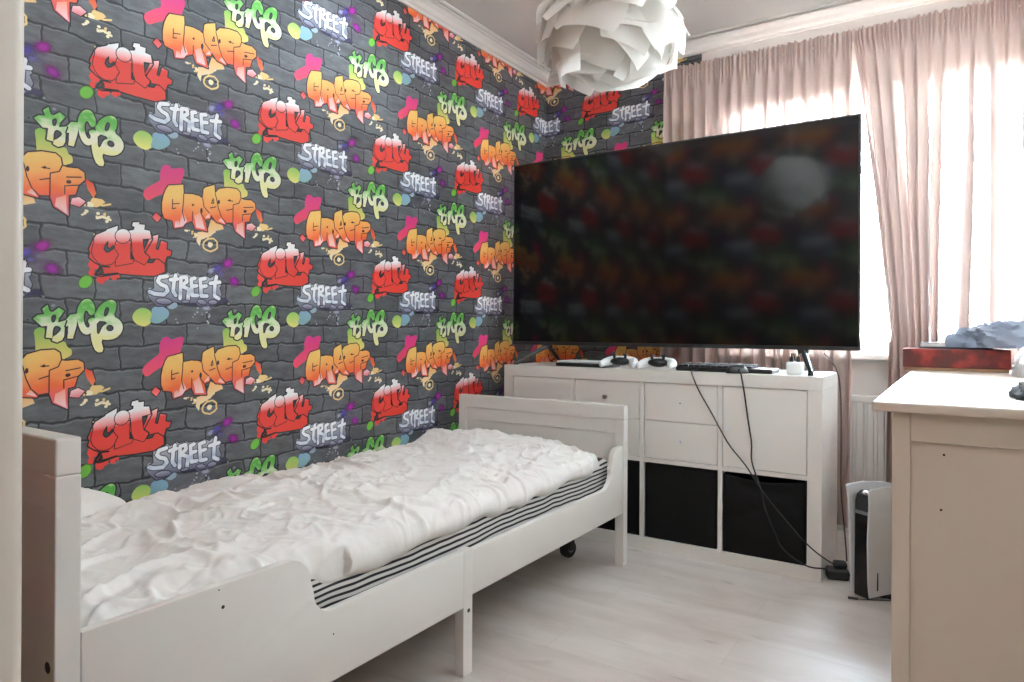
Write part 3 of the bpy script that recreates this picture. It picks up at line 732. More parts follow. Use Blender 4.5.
# ------------------------------------------------------------------ cube storage unit
KX0, KX1, KY0, KY1, KZ = -1.891, -0.438, 2.81, 3.20, 0.781
FR, DV = 0.052, 0.018
ku = thing('storage_unit', 'low white cube storage unit with eight openings below the television', 'storage unit', ((KX0+KX1)/2, (KY0+KY1)/2, 0))
def kp(name, *a, bev=0.0015): return obj(name, bx(*a, bev=bev), M_white, ku)
kp('top_board', KX0, KY0, KZ-FR, KX1, KY1, KZ); kp('bottom_board', KX0, KY0, 0, KX1, KY1, FR)
kp('side_panel', KX0, KY0, FR, KX0+FR, KY1, KZ-FR, bev=0.001); kp('side_panel', KX1-FR, KY0, FR, KX1, KY1, KZ-FR, bev=0.001)
cellw = (KX1-KX0-2*FR-3*DV)/4; cellh = (KZ-2*FR-DV)/2
cx = lambda k: KX0+FR+k*(cellw+DV)
for k in range(3): kp('divider', cx(k)+cellw, KY0+.001, FR, cx(k)+cellw+DV, KY1, KZ-FR, bev=0.0005)
zs = FR+cellh
for k in range(4): kp('shelf', cx(k), KY0+.001, zs, cx(k)+cellw, KY1, zs+DV, bev=0.0005)
kp('back_panel', KX0+FR, KY1-0.006, FR, KX1-FR, KY1-0.001, KZ-FR, bev=0)
def knob(parent, x, z, m=M_wplastic, mushroom=True):
    bm = nb(); cyl(bm, (x, KY0+.003, z), (x, KY0-0.014, z), 0.0045, 0.0045, 14); cyl(bm, (x, KY0-0.012, z), (x, KY0-0.022, z), 0.0085, 0.0105, 18)
    return obj('knob', bm, m, parent, smooth=True, angle=40)
M_front = mat('white_door_front', rgb(226, 222, 216), 0.38, 0.015)
z0c, z1c = zs+DV, KZ-FR
g = 0.0022
d1 = obj('door', bx(cx(0)+g, KY0+.004, z0c+g, cx(0)+cellw-g, KY0+.022, z1c-g, bev=.0015), M_front, ku)
d4 = obj('door', bx(cx(3)+g, KY0+.004, z0c+g, cx(3)+cellw-g, KY0+.022, z1c-g, bev=.0015), M_front, ku)
knob(d4, cx(3)+0.022, z0c+cellh*0.50)
zm = (z0c+z1c)/2
for k in (1, 2):
    for (a, b_, up) in ((z0c+g, zm-g/2, False), (zm+g/2, z1c-g, True)):
        dr = obj('drawer', bx(cx(k)+g, KY0+.004, a, cx(k)+cellw-g, KY0+.022, b_, bev=.0015), M_front, ku)
        if k == 2 and up:
            bm = nb(); cyl(bm, (cx(k)+cellw/2, KY0+.006, (a+b_)/2), (cx(k)+cellw/2, KY0+0.0036, (a+b_)/2), 0.003, seg=10); obj('knob_hole', bm, M_hole, dr, label='bare hole where the knob is missing')
        else: knob(dr, cx(k)+cellw/2, (a+b_)/2+(0.01 if up else 0), M_metal if up else M_wplastic)

# black fabric boxes in the lower openings
def storage_box(k, label, sag, inset, gapx, top):
    x0, x1 = cx(k)+gapx, cx(k)+cellw-gapx-0.004
    t = thing('storage_box', label, 'box', ((x0+x1)/2, (KY0+KY1)/2, FR), 0, 'black fabric boxes in the storage unit')
    yf = KY0+inset; zt = zs-top
    bm = nb(); N = 26; grid = []
    for i in range(N+1):
        row = []
        for j in range(N+1):
            u, v = i/N, j/N
            zz = FR+0.001+(zt-FR-0.001)*v
            dz = -sag*0.35*math.sin(PI*u)*v**3
            dy = -sag*0.25*math.sin(PI*u)*math.sin(PI*v) + sag*0.30*noise.noise(Vector((u*4, v*5, k)))*v
            row.append(bm.verts.new((x0+(x1-x0)*u, max(yf+dy, KY0-0.004), zz+dz)))
        grid.append(row)
    for A, B in zip(grid, grid[1:]):
        for j in range(N): bm.faces.new((A[j], B[j], B[j+1], A[j+1]))
    # sides, back and floor of the open-topped box
    yb = KY1-0.015
    bmb = nb()
    box(bmb, x0, yf+0.006, FR+.001, x0+0.004, yb, zt); box(bmb, x1-0.004, yf+0.006, FR+.001, x1, yb, zt)
    box(bmb, x0+.004, yb-0.004, FR+.001, x1-.004, yb, zt); box(bmb, x0+.004, yf+0.006, FR+.001, x1-.004, yb-.004, FR+0.005)
    fr_ = obj('front_panel', bm, M_boxcloth, t, smooth=True); md = fr_.modifiers.new('thick', 'SOLIDIFY'); md.thickness = 0.003; md.offset = -1
    obj('body', bmb, M_boxcloth, t)
    # sewn rim along the top edge
    bm = nb(); tube(bm, [(x0+0.003, yf+0.003, zt-.004), ((x0+x1)/2, yf+0.003-0.1*sag, zt-0.004-sag*0.35), (x1-0.003, yf+.003, zt-.004)], 0.004, 8, 10)
    obj('top_hem', bm, M_boxcloth, t)
    return t
storage_box(1, 'black fabric storage box half hidden behind the bed footboard', 0.006, 0.012, 0.004, 0.006)
storage_box(2, 'flat-fronted black fabric storage box in the opening left of the cables', 0.006, 0.012, 0.004, 0.006)
storage_box(3, 'slightly sagging black fabric storage box behind the hanging cables, nearest the window', 0.05, 0.006, 0.003, 0.010)

# ------------------------------------------------------------------ television
TX0, TX1, TY, TZ0, TZ1 = -1.939, -0.3265, 2.96, 0.880, 1.804
tv = thing('television', 'very large black flat-screen television on the white storage unit', 'television', ((TX0+TX1)/2, TY+0.03, KZ))
bm = nb(); box(bm, TX0, TY, TZ0, TX1, TY+0.028, TZ1, .003); box(bm, TX0+0.25, TY+0.028, TZ0+0.06, TX1-0.25, TY+0.07, TZ0+0.55, .02)
obj('casing', bm, M_black, tv)
sm = bpy.data.materials.new('dark_glossy_screen'); n, l, b = nodes_of(sm)
tc = n.new('ShaderNodeTexCoord'); nz = n.new('ShaderNodeTexNoise'); nz.inputs['Scale'].default_value = 3; l.new(tc.outputs['Object'], nz.inputs['Vector'])
mr = n.new('ShaderNodeMapRange'); mr.inputs['To Min'].default_value = 0.075; mr.inputs['To Max'].default_value = 0.095; l.new(nz.outputs['Fac'], mr.inputs['Value']); l.new(mr.outputs[0], b.inputs['Roughness'])
b.inputs['Base Color'].default_value = rgb(10, 10, 11); b.inputs['Specular IOR Level'].default_value = 0.5
obj('screen', bx(TX0+0.008, TY-0.0015, TZ0+0.016, TX1-0.008, TY+0.001, TZ1-0.008), sm, tv)
bm = nb(); box(bm, TX0+.004, TY-0.003, TZ0-.001, TX1-.004, TY+.0015, TZ0+0.014, .001); obj('lower_bezel', bm, M_darkmetal, tv)
def tv_foot(apex, front, back):
    bm = nb()
    def bar(a, b_):
        a = Vector(a); b_ = Vector(b_); cyl(bm, a, b_, 0.011, 0.009, 12)
    bar(apex, front); bar(apex, back)
    for e in (front, back): cyl(bm, (e[0], e[1], KZ+.0005), (e[0], e[1], KZ+0.012), 0.012, 0.010, 12)
    box(bm, apex[0]-.02, apex[1]-.012, apex[2]-.012, apex[0]+.02, apex[1]+.012, apex[2]+0.02, .003)
    obj('foot', bm, M_darkmetal, tv, smooth=True, angle=40)
tv_foot((-1.735, TY+0.014, TZ0-0.005), (-1.848, 2.85, KZ+0.012), (-1.75, 3.12, KZ+0.012))
tv_foot((-0.535, TY+0.014, TZ0-0.005), (-0.487, 2.86, KZ+0.012), (-0.53, 3.12, KZ+0.012))

# ------------------------------------------------------------------ things on the storage unit
KT = KZ+0.0005
a = p_z(586, 364, KZ); md_ = thing('disc_player', 'flat white and black gadget lying on the storage unit left of the controllers', 'gadget', (-1.49, 2.93, KT), -0.05)
obj('base', bx(-0.135, -0.075, 0, 0.135, 0.075, 0.016, .003), M_black, md_, world=False)
obj('cover', bx(-0.14, -0.06, 0.0165, 0.125, 0.09, 0.026, .004), M_wplastic, md_, world=False, label='white cover')

def controller(loc, rot, label):
    t = thing('game_controller', label, 'game controller', loc, rot, 'white game controllers on the storage unit')
    bm = nb()
    rings = []
    # a winged body: cross-sections swept from one grip tip over the centre to the other
    secs = [(-0.080, -0.066, 0.012, 0.010, 0.014), (-0.078, -0.045, 0.017, 0.018, 0.016), (-0.074, -0.015, 0.021, 0.024, 0.022), (-0.062, 0.012, 0.027, 0.030, 0.024), (-0.035, 0.018, 0.033, 0.030, 0.020), (0, 0.018, 0.035, 0.030, 0.018)]
    secs = [(a_*0.93, b_, c, d*0.86, e*0.9) for a_, b_, c, d, e in secs]
    secs = secs + [(-a_, b_, c, d, e) for a_, b_, c, d, e in secs[-2::-1]]
    for i, (x, y, z, ry, rz) in enumerate(secs):
        p0 = Vector(secs[max(0, i-1)][:2]); p1 = Vector(secs[min(len(secs)-1, i+1)][:2]); tg = (p1-p0).normalized(); nrm_ = Vector((-tg.y, tg.x))
        rings.append([bm.verts.new((x+nrm_.x*ry*math.cos(2*PI*k/14), y+nrm_.y*ry*math.cos(2*PI*k/14), z+rz*math.sin(2*PI*k/14))) for k in range(14)])
    for A, B in zip(rings, rings[1:]):
        for k in range(14): bm.faces.new((A[k], A[(k+1) % 14], B[(k+1) % 14], B[k]))
    bm.faces.new(rings[0]); bm.faces.new(rings[-1][::-1]); bmesh.ops.recalc_face_normals(bm, faces=bm.faces)
    bmesh.ops.translate(bm, verts=bm.verts, vec=(0, 0, 0.003))
    bd = obj('shell', bm, M_wplastic, t, world=False, smooth=True); s = bd.modifiers.new('sub', 'SUBSURF'); s.levels = 1; s.render_levels = 2
    bm = nb(); ball(bm, (0, -0.006, 0.030), 0.046, 0.030, 0.019, seg=20); ball(bm, (0, 0.034, 0.036), 0.066, 0.012, 0.014, seg=20); obj('centre_panel', bm, M_black, t, world=False, smooth=True, label='black centre panel')
    for sx in (-0.026, 0.026):
        bm = nb(); cyl(bm, (sx, -0.010, 0.045), (sx, -0.010, 0.060), 0.006, seg=14); cyl(bm, (sx, -0.010, 0.059), (sx, -0.010, 0.065), 0.011, 0.010, 16); obj('thumbstick', bm, M_black, t, world=False)
    obj('touchpad', bx(-0.026, 0.010, 0.046, 0.026, 0.034, 0.0535, .003), M_wplastic, t, world=False)
    for sx in (-0.052, 0.052):
        bm = nb(); ball(bm, (sx, 0.040, 0.040), 0.018, 0.009, 0.010, seg=14); obj('trigger', bm, M_black, t, world=False, smooth=True)
    return t
c1 = p_z(624, 368, KZ); c2 = p_z(658, 370, KZ)
t1 = controller((-1.300, 2.885, KT+0.001), 0.10, 'white game controller beside the flat gadget, left one of the pair')
dup(t1, (-1.116, 2.880, KT+0.001), 0.05, 'white game controller beside the black keyboard, right one of the pair')

kb = thing('keyboard', 'black computer keyboard lying on the storage unit under the screen', 'keyboard', (-0.83, 2.925, KT), 0.0)
obj('base', bx(-0.20, -0.066, 0, 0.20, 0.066, 0.018, .004), M_black, kb, world=False)
kr = random.Random(3)
for r in range(5):
    bm = nb(); n_ = 13
    for k in range(n_):
        x = -0.193+k*0.0242
        vs = box(bm, x, -0.056+r*0.0225, 0.0185, x+0.020, -0.056+r*0.0225+0.0195, 0.027+0.0015*r, .002, 1)
    obj('key_row', bm, M_dark, kb, world=False)
ms_ = thing('computer_mouse', 'rounded black computer mouse at the right end of the keyboard', 'mouse', (-0.762, 2.838, KT), 0.5)
bm = nb(); ball(bm, (0, 0, 0.002), 0.046, 0.028, 0.034, seg=24)
bmesh.ops.bisect_plane(bm, geom=bm.verts[:]+bm.edges[:]+bm.faces[:], plane_co=(0, 0, 0), plane_no=(0, 0, -1), clear_outer=True)
bmesh.ops.holes_fill(bm, edges=[e for e in bm.edges if e.is_boundary])
obj('shell', bm, M_black, ms_, world=False, smooth=True, angle=50)
bm = nb(); cyl(bm, (0.022, -0.003, 0.028), (0.022, 0.003, 0.028), 0.007, seg=16); obj('scroll_wheel', bm, M_darkmetal, ms_, world=False)
pp = obj('paper_sheet', bx(-0.63, 2.822, KT, -0.545, 2.846, KT+0.0015), mat('paper', rgb(228, 224, 220), 0.8, 0.02)); tag(pp, 'small white paper slip on the front edge right of the mouse', 'paper')
ch = thing('charger', 'white charger block with two black plugs beside the right television foot', 'charger', (-0.555, 2.915, KT), 0.0)
bm = nb(); box(bm, -0.03, -0.03, 0, 0.03, 0.03, 0.05, .008, 3); obj('block', bm, M_wplastic, ch, world=False, smooth=True, angle=40)
for sx in (-0.013, 0.013):
    bm = nb(); cyl(bm, (sx, -0.004, 0.0503), (sx, -0.004, 0.072), 0.008, 0.006, 12); tube(bm, [(sx, -0.004, 0.070), (sx, 0.0, 0.080), (sx+0.004, 0.02, 0.078), (sx+.006, 0.035, 0.055)], 0.0022, 6, 5); obj('plug', bm, M_black, ch, world=False, label='black plug')

# cables
def cable(name, pts, r, m, label, cat='cable', group=None):
    bm = nb(); tube(bm, pts, r, 8, 6); o = obj(name, bm, m, smooth=True); tag(o, label, cat, group); return o
yc = KY0-0.030
ad_p = p_z(838, 577, 0)
pts = [(-0.93, 2.856, KT+0.010), (-0.935, 2.815, KT+0.008), p_y(692, 374, KY0-0.012)]
pts += [p_y(u, v, yc) for u, v in ((699, 392), (711, 412), (728, 443), (746, 466), (763, 492), (788, 523), (811, 548))] + [p_y(833, 564, yc+0.03), (ad_p.x, ad_p.y-.03, 0.055)]
pts[3:6] = [p_y(699, 391, KY0-0.008), p_y(711, 412, KY0-0.012), p_y(728, 443, KY0-0.02)]
cable('cable', pts, 0.0026, M_dark, 'black cable hanging from the keyboard down across the storage unit')
pts = [(-0.748, 2.806, KT+0.006), p_y(740, 370, KY0-0.008), p_y(744, 391, KY0-0.008), p_y(748, 420, KY0-0.008), p_y(751.5, 443, KY0-0.012), p_y(752, 462, KY0-0.016)]
pts += [p_y(u, v, yc+0.008) for u, v in ((761, 490), (765, 508), (774, 531), (784, 550), (807, 566))] + [p_y(827, 569, yc+.045), (ad_p.x-.03, ad_p.y-.03, 0.02)]
cable('cable', pts, 0.0030, M_dark, 'black cable hanging from the mouse down to the adapter on the floor')
ad = thing('power_adapter', 'black power adapter lump on the floor beside the storage unit', 'adapter', (ad_p.x, ad_p.y-0.02, 0), 0.3)
obj('body', bx(-0.040, -0.030, 0.0005, 0.040, 0.030, 0.042, .010, 3), M_black, ad, world=False)
bm = nb(); box(bm, -0.015, -0.02, 0.0425, 0.034, 0.022, 0.068, .009); obj('plug', bm, M_dark, ad, world=False)
cable('cable', [p_z(846, 571, 0.03), p_z(853, 578, 0.016), p_z(868, 587, 0.006), p_z(893, 600, 0.006), p_z(918, 607, 0.006)], 0.0028, M_dark, 'black cable running from the adapter in front of the game console')
uc = thing('charging_lead', 'thin black lead with a plug end lying on the floor in front of the console', 'cable', tuple(p_z(850, 597.5, 0)))
bm = nb(); tube(bm, [p_z(858, 599, .004), p_z(875, 600, .004), p_z(895, 601, .004), p_z(915, 603, .004)], 0.0015, 6, 5); obj('wire', bm, M_dark, uc)
a = p_z(848, 597.5, .005); b_ = p_z(858, 599, .005)
bm = nb(); cyl(bm, a, b_, 0.0048, 0.0035, 10); obj('plug', bm, M_black, uc)
cable('cable', [(-0.46, 2.99, 0.868), (-0.418, 3.02, 0.80), (-0.408, 3.06, 0.70), (-0.41, 3.10, 0.5), (-0.415, 3.14, 0.3), (-0.40, 3.16, 0.08), (-0.39, 3.12, 0.006)], 0.003, mat('brown_cable', rgb(70, 52, 48), 0.6), 'dark cable dropping from the television beside the right end of the unit')

# ------------------------------------------------------------------ game console
gp = p_z(861, 598, 0)
gc = thing('game_console', 'upright white game console with a black core standing on the floor by the cables', 'game console', (gp.x, gp.y, 0), math.radians(-36))
# local: front faces -y, thickness along x
def console_shell(side):
    prof = [(-0.004, 0.012), (-0.010, 0.06), (-0.014, 0.20), (-0.016, 0.345), (-0.022, 0.398), (0.05, 0.405), (0.15, 0.398), (0.232, 0.380), (0.246, 0.30), (0.246, 0.10), (0.235, 0.018)]
    bm = nb(); O = []; I = []
    for (y, z) in prof:
        th = 0.040+0.012*max(0, (z-0.2)/0.2)**1.5*(1 if y < 0.1 else .7)
        O.append(bm.verts.new((side*th, y, z))); I.append(bm.verts.new((side*(th-0.006), y, z)))
    n_ = len(prof)
    bm.faces.new(O); bm.faces.new(I[::-1])
    for i in range(n_): bm.faces.new((O[i], I[i], I[(i+1) % n_], O[(i+1) % n_]))
    bmesh.ops.recalc_face_normals(bm, faces=bm.faces)
    bmesh.ops.bevel(bm, geom=bm.edges[:], offset=0.0018, segments=2, affect='EDGES')
    return obj('side_shell', bm, M_wplastic, gc, world=False, smooth=True, angle=40)
console_shell(-1); sh = console_shell(1)
bm = nb()
prism(bm, [(0.000, 0.006), (0.002, 0.340), (0.010, 0.368), (0.030, 0.380), (0.215, 0.362), (0.228, 0.30), (0.228, 0.006)], 0, -0.033, 0.033)
bmesh.ops.bevel(bm, geom=[e for e in bm.edges if abs(e.verts[0].co.x-e.verts[1].co.x) < 1e-6], offset=0.004, segments=2, affect='EDGES')
obj('core', bm, mat('black_gloss', rgb(14, 14, 15), 0.12, 0.05), gc, world=False, smooth=True, angle=40, label='glossy black core')
obj('front_strip', bx(-0.030, -0.0012, 0.300, 0.030, 0.003, 0.312, .0008), mat('grey_gloss', rgb(120, 120, 124), 0.3), gc, world=False, label='grey strip across the black front')
obj('disc_slot', bx(0.0385, 0.030, 0.035, 0.0412, 0.036, 0.165, .0005), M_black, gc, world=False, label='black disc slot')
bm = nb(); cyl(bm, (0, 0.11, 0.0005), (0, 0.11, 0.008), 0.048, 0.045, 28); obj('stand', bm, M_black, gc, world=False)

# ------------------------------------------------------------------ chest of drawers
QX0, QX1, QY0, QY1, QZ = -0.159, 0.405, 1.647, 3.26, 0.807
cd = thing('chest_of_drawers', 'cream painted chest of drawers against the right side, top crowded with a bag', 'chest of drawers', ((QX0+QX1)/2, (QY0+QY1)/2, 0))
obj('top_board', bx(QX0, QY0, QZ-0.021, QX1, QY1, QZ, bev=.004, seg=3), M_chest, cd, smooth=True, angle=40)
sx0, sx1, sy0, sy1 = QX0+0.037, QX1-0.005, QY0+0.024, QY1-0.015
PW = 0.034
for (x, y) in ((sx0, sy0), (sx1-PW, sy0), (sx0, sy1-PW), (sx1-PW, sy1-PW)):
    obj('corner_post', bx(x, y, 0, x+PW, y+PW, QZ-0.0215, bev=.002), M_chest, cd)
for (ya, yb) in ((sy0, sy0+0.022), (sy1-0.022, sy1)):
    obj('end_rail', bx(sx0+PW, ya+.003, QZ-0.083, sx1-PW, yb-.001, QZ-0.0215, bev=.002), M_chest, cd)
    ep = obj('end_panel', bx(sx0+PW, ya+.010, 0.10, sx1-PW, yb-.003, QZ-0.0835, bev=.001), M_chest, cd)
    obj('end_rail', bx(sx0+PW, ya+.003, 0.04, sx1-PW, yb-.001, 0.0995, bev=.002), M_chest, cd)
    if ya == sy0:
        for (u, v) in ((944, 455), (941, 510)):
            bm = nb(); p = p_y(u, v, ya+.0098); cyl(bm, (p.x, p.y-.0006, p.z), (p.x, p.y+.001, p.z), 0.0025, seg=10)
            obj('nail_hole', bm, M_hole, ep, label='small dark nail hole')
obj('back_board', bx(sx1-0.010, sy0+PW, 0.04, sx1-0.004, sy1-PW, QZ-0.0215), M_chest, cd)
obj('base_rail', bx(sx0+.004, sy0+PW, 0.04, sx0+.022, sy1-PW, 0.10, bev=.002), M_chest, cd)
obj('centre_post', bx(sx0+.002, (sy0+sy1)/2-.015, 0.1005, sx0+.022, (sy0+sy1)/2+.015, QZ-0.0215, bev=.002), M_chest, cd)
for (ya, yb) in ((sy0+PW, (sy0+sy1)/2-.015), ((sy0+sy1)/2+.015, sy1-PW)):
    hz = (QZ-0.0215-0.1005)/3
    for k in range(3):
        d_ = obj('drawer', bx(sx0+.003, ya+.003, 0.1005+k*hz+.003, sx0+.022, yb-.003, 0.1005+(k+1)*hz-.003, bev=.002), M_chest, cd)

# things on the chest
def worn_material():
    m = bpy.data.materials.new('worn_red_board'); n, l, b = nodes_of(m)
    tc = n.new('ShaderNodeTexCoord')
    nz = n.new('ShaderNodeTexNoise'); nz.inputs['Scale'].default_value = 16; nz.inputs['Detail'].default_value = 6; l.new(tc.outputs['Object'], nz.inputs['Vector'])
    r = n.new('ShaderNodeValToRGB'); e = r.color_ramp.elements
    e[0].position = 0.32; e[0].color = rgb(74, 40, 36); e[1].position = 0.78; e[1].color = rgb(206, 150, 130)
    for p, c in ((0.46, rgb(88, 30, 27)), (0.6, rgb(138, 42, 38)), (0.70, rgb(148, 52, 46))):
        k = e.new(p); k.color = c
    l.new(nz.outputs['Fac'], r.inputs[0]); l.new(r.outputs[0], b.inputs['Base Color']); b.inputs['Roughness'].default_value = 0.45
    return m
gb = thing('game_box', 'worn dark red box lying on the far end of the cream chest', 'box', (-0.02, 3.16, QZ+.0005), 0.03)
obj('lid', bx(-0.17, -0.115, 0.012, 0.17, 0.115, 0.082, bev=.003), worn_material(), gb, world=False)
obj('tray', bx(-0.165, -0.110, 0, 0.165, 0.110, 0.0118, bev=.001), mat('tan_card', rgb(150, 118, 92), 0.8, 0.1), gb, world=False, label='tan card tray edge')
fo = obj('folder', bx(-0.135, 3.085, QZ+.0832, 0.10, 3.25, QZ+.089, bev=.001), mat('dark_card', rgb(52, 54, 60), 0.6)); tag(fo, 'thin dark folder lying on the worn red box', 'folder')
bk = thing('book', 'small pale grey book on the dark folder, left of the plastic bag', 'book', (-0.105, 3.17, QZ+.0893), 0.05)
obj('cover', bx(-0.028, -0.06, 0, 0.075, 0.06, 0.017, bev=.001), mat('grey_cover', rgb(150, 148, 148), 0.6), bk, world=False)
obj('pages', bx(-0.0265, -0.0605, 0.003, 0.074, 0.0615, 0.014), mat('page_paper', rgb(206, 203, 200), 0.9), bk, world=False)

def crumple(name, cx_, cy_, z0, sx_, sy_, hgt, m, seed, parent=None, cuts=46, flat=1.0):
    """bag-like crumpled heap: a closed dome with sharp folds"""
    bm = nb(); bmesh.ops.create_uvsphere(bm, u_segments=cuts*2, v_segments=cuts, radius=1.0)
    for v in bm.verts:
        p = v.co.copy()
        k = ridged(p.x*1.1+p.z, p.y*1.0-p.z*.5, 1.7, seed, .8); k2 = ridged(p.x+p.z*.7, p.y*2.0, 3.6, seed+3, .8); k3 = ridged(p.x*2-p.z, p.y*2, 5.5, seed+6, .5)
        f = 1+0.16*k+0.09*k2+0.03*k3
        zz = p.z
        q = Vector((p.x*sx_*f, p.y*sy_*f, max(0, (zz if zz > 0 else zz*0.05))**0.8*hgt*f if zz > 0 else 0))
        v.co = Vector((cx_+q.x, cy_+q.y, z0+q.z))
    bmesh.ops.remove_doubles(bm, verts=bm.verts, dist=1e-5)
    return obj(name, bm, m, parent, smooth=True, angle=30)
def film(name, c, rough=0.22, tr=0.35):
    m = bpy.data.materials.new(name); n, l, b = nodes_of(m)
    tc = n.new('ShaderNodeTexCoord'); nz = n.new('ShaderNodeTexNoise'); nz.inputs['Scale'].default_value = 9; nz.inputs['Detail'].default_value = 5; l.new(tc.outputs['Object'], nz.inputs['Vector'])
    mx = n.new('ShaderNodeMix'); mx.data_type = 'RGBA'; mx.inputs[6].default_value = tuple(x*0.55 for x in c[:3])+(1,); mx.inputs[7].default_value = tuple(min(1, x*1.25) for x in c[:3])+(1,)
    l.new(nz.outputs['Fac'], mx.inputs[0]); l.new(mx.outputs[2], b.inputs['Base Color']); b.inputs['Roughness'].default_value = rough
    t = n.new('ShaderNodeBsdfTranslucent'); l.new(mx.outputs[2], t.inputs['Color']); s = n.new('ShaderNodeMixShader'); s.inputs[0].default_value = tr
    l.new(b.outputs[0], s.inputs[1]); l.new(t.outputs[0], s.inputs[2]); l.new(s.outputs[0], n['Material Output'].inputs[0])
    bp = n.new('ShaderNodeBump'); bp.inputs['Strength'].default_value = 0.35; bp.inputs['Distance'].default_value = 0.01; l.new(nz.outputs['Fac'], bp.inputs['Height']); l.new(bp.outputs[0], b.inputs['Normal'])
    return m
bo = crumple('plastic_bag', 0.165, 3.14, QZ+.0895, 0.185, 0.105, 0.085, film('blue_grey_film', rgb(160, 170, 186)), 2.2); tag(bo, 'crumpled blue-grey plastic bag on top of the worn red box', 'bag')
wb = crumple('paper_bag', 0.245, 2.86, QZ+.0005, 0.085, 0.12, 0.10, film('white_film', rgb(222, 222, 222), 0.3, 0.2), 5.2, cuts=30); tag(wb, 'white crumpled bag on the chest in front of the red box', 'bag')
kp_ = crumple('pouch', 0.185, 1.93, QZ+.0005, 0.075, 0.10, 0.045, M_dark, 8.2, cuts=26); tag(kp_, 'black pouch on the chest top at the right edge of the photo', 'pouch')

# ------------------------------------------------------------------ radiator
rx0, rx1, ry0, ry1, rz0, rz1 = -0.98, 0.32, 3.567, 3.622, 0.10, 0.655
ra_ = thing('radiator', 'white ribbed panel radiator under the window behind the curtains', 'radiator', ((rx0+rx1)/2, (ry0+ry1)/2, 0))
bm = nb(); n_ = 30; P = []
for k in range(n_):
    x = rx0+(rx1-rx0)*k/n_; wv = (rx1-rx0)/n_
    P += [(x, ry0+0.010), (x+wv*0.18, ry0+0.010), (x+wv*0.28, ry0), (x+wv*0.82, ry0), (x+wv*0.92, ry0+0.010)]
P += [(rx1, ry0+.010), (rx1, ry0+0.02), (rx0, ry0+0.02)]
prism(bm, P, 2, rz0+0.02, rz1-0.035); obj('ribbed_panel', bm, M_trim, ra_)
obj('top_grille', bx(rx0, ry0+.002, rz1-0.034, rx1, ry1, rz1, bev=.006, seg=3), M_trim, ra_)
obj('rear_panel', bx(rx0, ry1-0.02, rz0+0.02, rx1, ry1-0.004, rz1-0.035), M_trim, ra_)
for x in (rx0+0.12, rx1-0.12): obj('support', bx(x-0.015, ry0+0.02, 0, x+0.015, ry1-.02, rz0+0.03), M_trim, ra_)

# ------------------------------------------------------------------ curtains
def curtain_material():
    m = bpy.data.materials.new('dusty_pink_voile'); n, l, b = nodes_of(m)
    tc = n.new('ShaderNodeTexCoord'); mp = n.new('ShaderNodeMapping'); mp.inputs['Scale'].default_value = (40, 40, 4); l.new(tc.outputs['Object'], mp.inputs[0])
    nz = n.new('ShaderNodeTexNoise'); nz.inputs['Scale'].default_value = 6; nz.inputs['Detail'].default_value = 3; l.new(mp.outputs[0], nz.inputs['Vector'])
    mx = n.new('ShaderNodeMix'); mx.data_type = 'RGBA'; mx.inputs[6].default_value = rgb(186, 164, 155); mx.inputs[7].default_value = rgb(200, 178, 169); l.new(nz.outputs['Fac'], mx.inputs[0])
    df = n.new('ShaderNodeBsdfDiffuse'); tl = n.new('ShaderNodeBsdfTranslucent'); l.new(mx.outputs[2], df.inputs['Color']); l.new(mx.outputs[2], tl.inputs['Color'])
    s1 = n.new('ShaderNodeMixShader'); s1.inputs[0].default_value = 0.014; l.new(df.outputs[0], s1.inputs[1]); l.new(tl.outputs[0], s1.inputs[2])
    tp = n.new('ShaderNodeBsdfTransparent'); tp.inputs['Color'].default_value = (0.98, 0.965, 0.96, 1)
    lw = n.new('ShaderNodeLayerWeight'); lw.inputs['Blend'].default_value = 0.5
    mr = n.new('ShaderNodeMapRange'); mr.inputs['From Min'].default_value = 0.0; mr.inputs['From Max'].default_value = 0.70; mr.inputs['To Min'].default_value = 0.46; mr.inputs['To Max'].default_value = 0.02
    l.new(lw.outputs['Facing'], mr.inputs['Value'])
    s2 = n.new('ShaderNodeMixShader'); l.new(mr.outputs[0], s2.inputs[0]); l.new(s1.outputs[0], s2.inputs[1]); l.new(tp.outputs[0], s2.inputs[2])
    at = n.new('ShaderNodeVertexColor'); at.layer_name = 'pleat_shade'     # opaque doubled folds, plus an upper band set opaque to read as shade
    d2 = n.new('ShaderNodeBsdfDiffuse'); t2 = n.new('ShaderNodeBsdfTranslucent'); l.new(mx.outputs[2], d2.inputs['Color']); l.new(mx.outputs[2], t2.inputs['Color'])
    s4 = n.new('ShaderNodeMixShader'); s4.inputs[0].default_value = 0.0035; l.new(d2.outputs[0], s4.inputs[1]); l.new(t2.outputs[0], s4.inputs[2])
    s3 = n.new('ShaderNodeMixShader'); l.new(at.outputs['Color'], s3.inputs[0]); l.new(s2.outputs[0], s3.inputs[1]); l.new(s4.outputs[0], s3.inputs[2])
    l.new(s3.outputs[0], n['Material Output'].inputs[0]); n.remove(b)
    return m
M_cur = curtain_material()
CYY = 3.535; CTOP = 2.362; CROD = 2.318
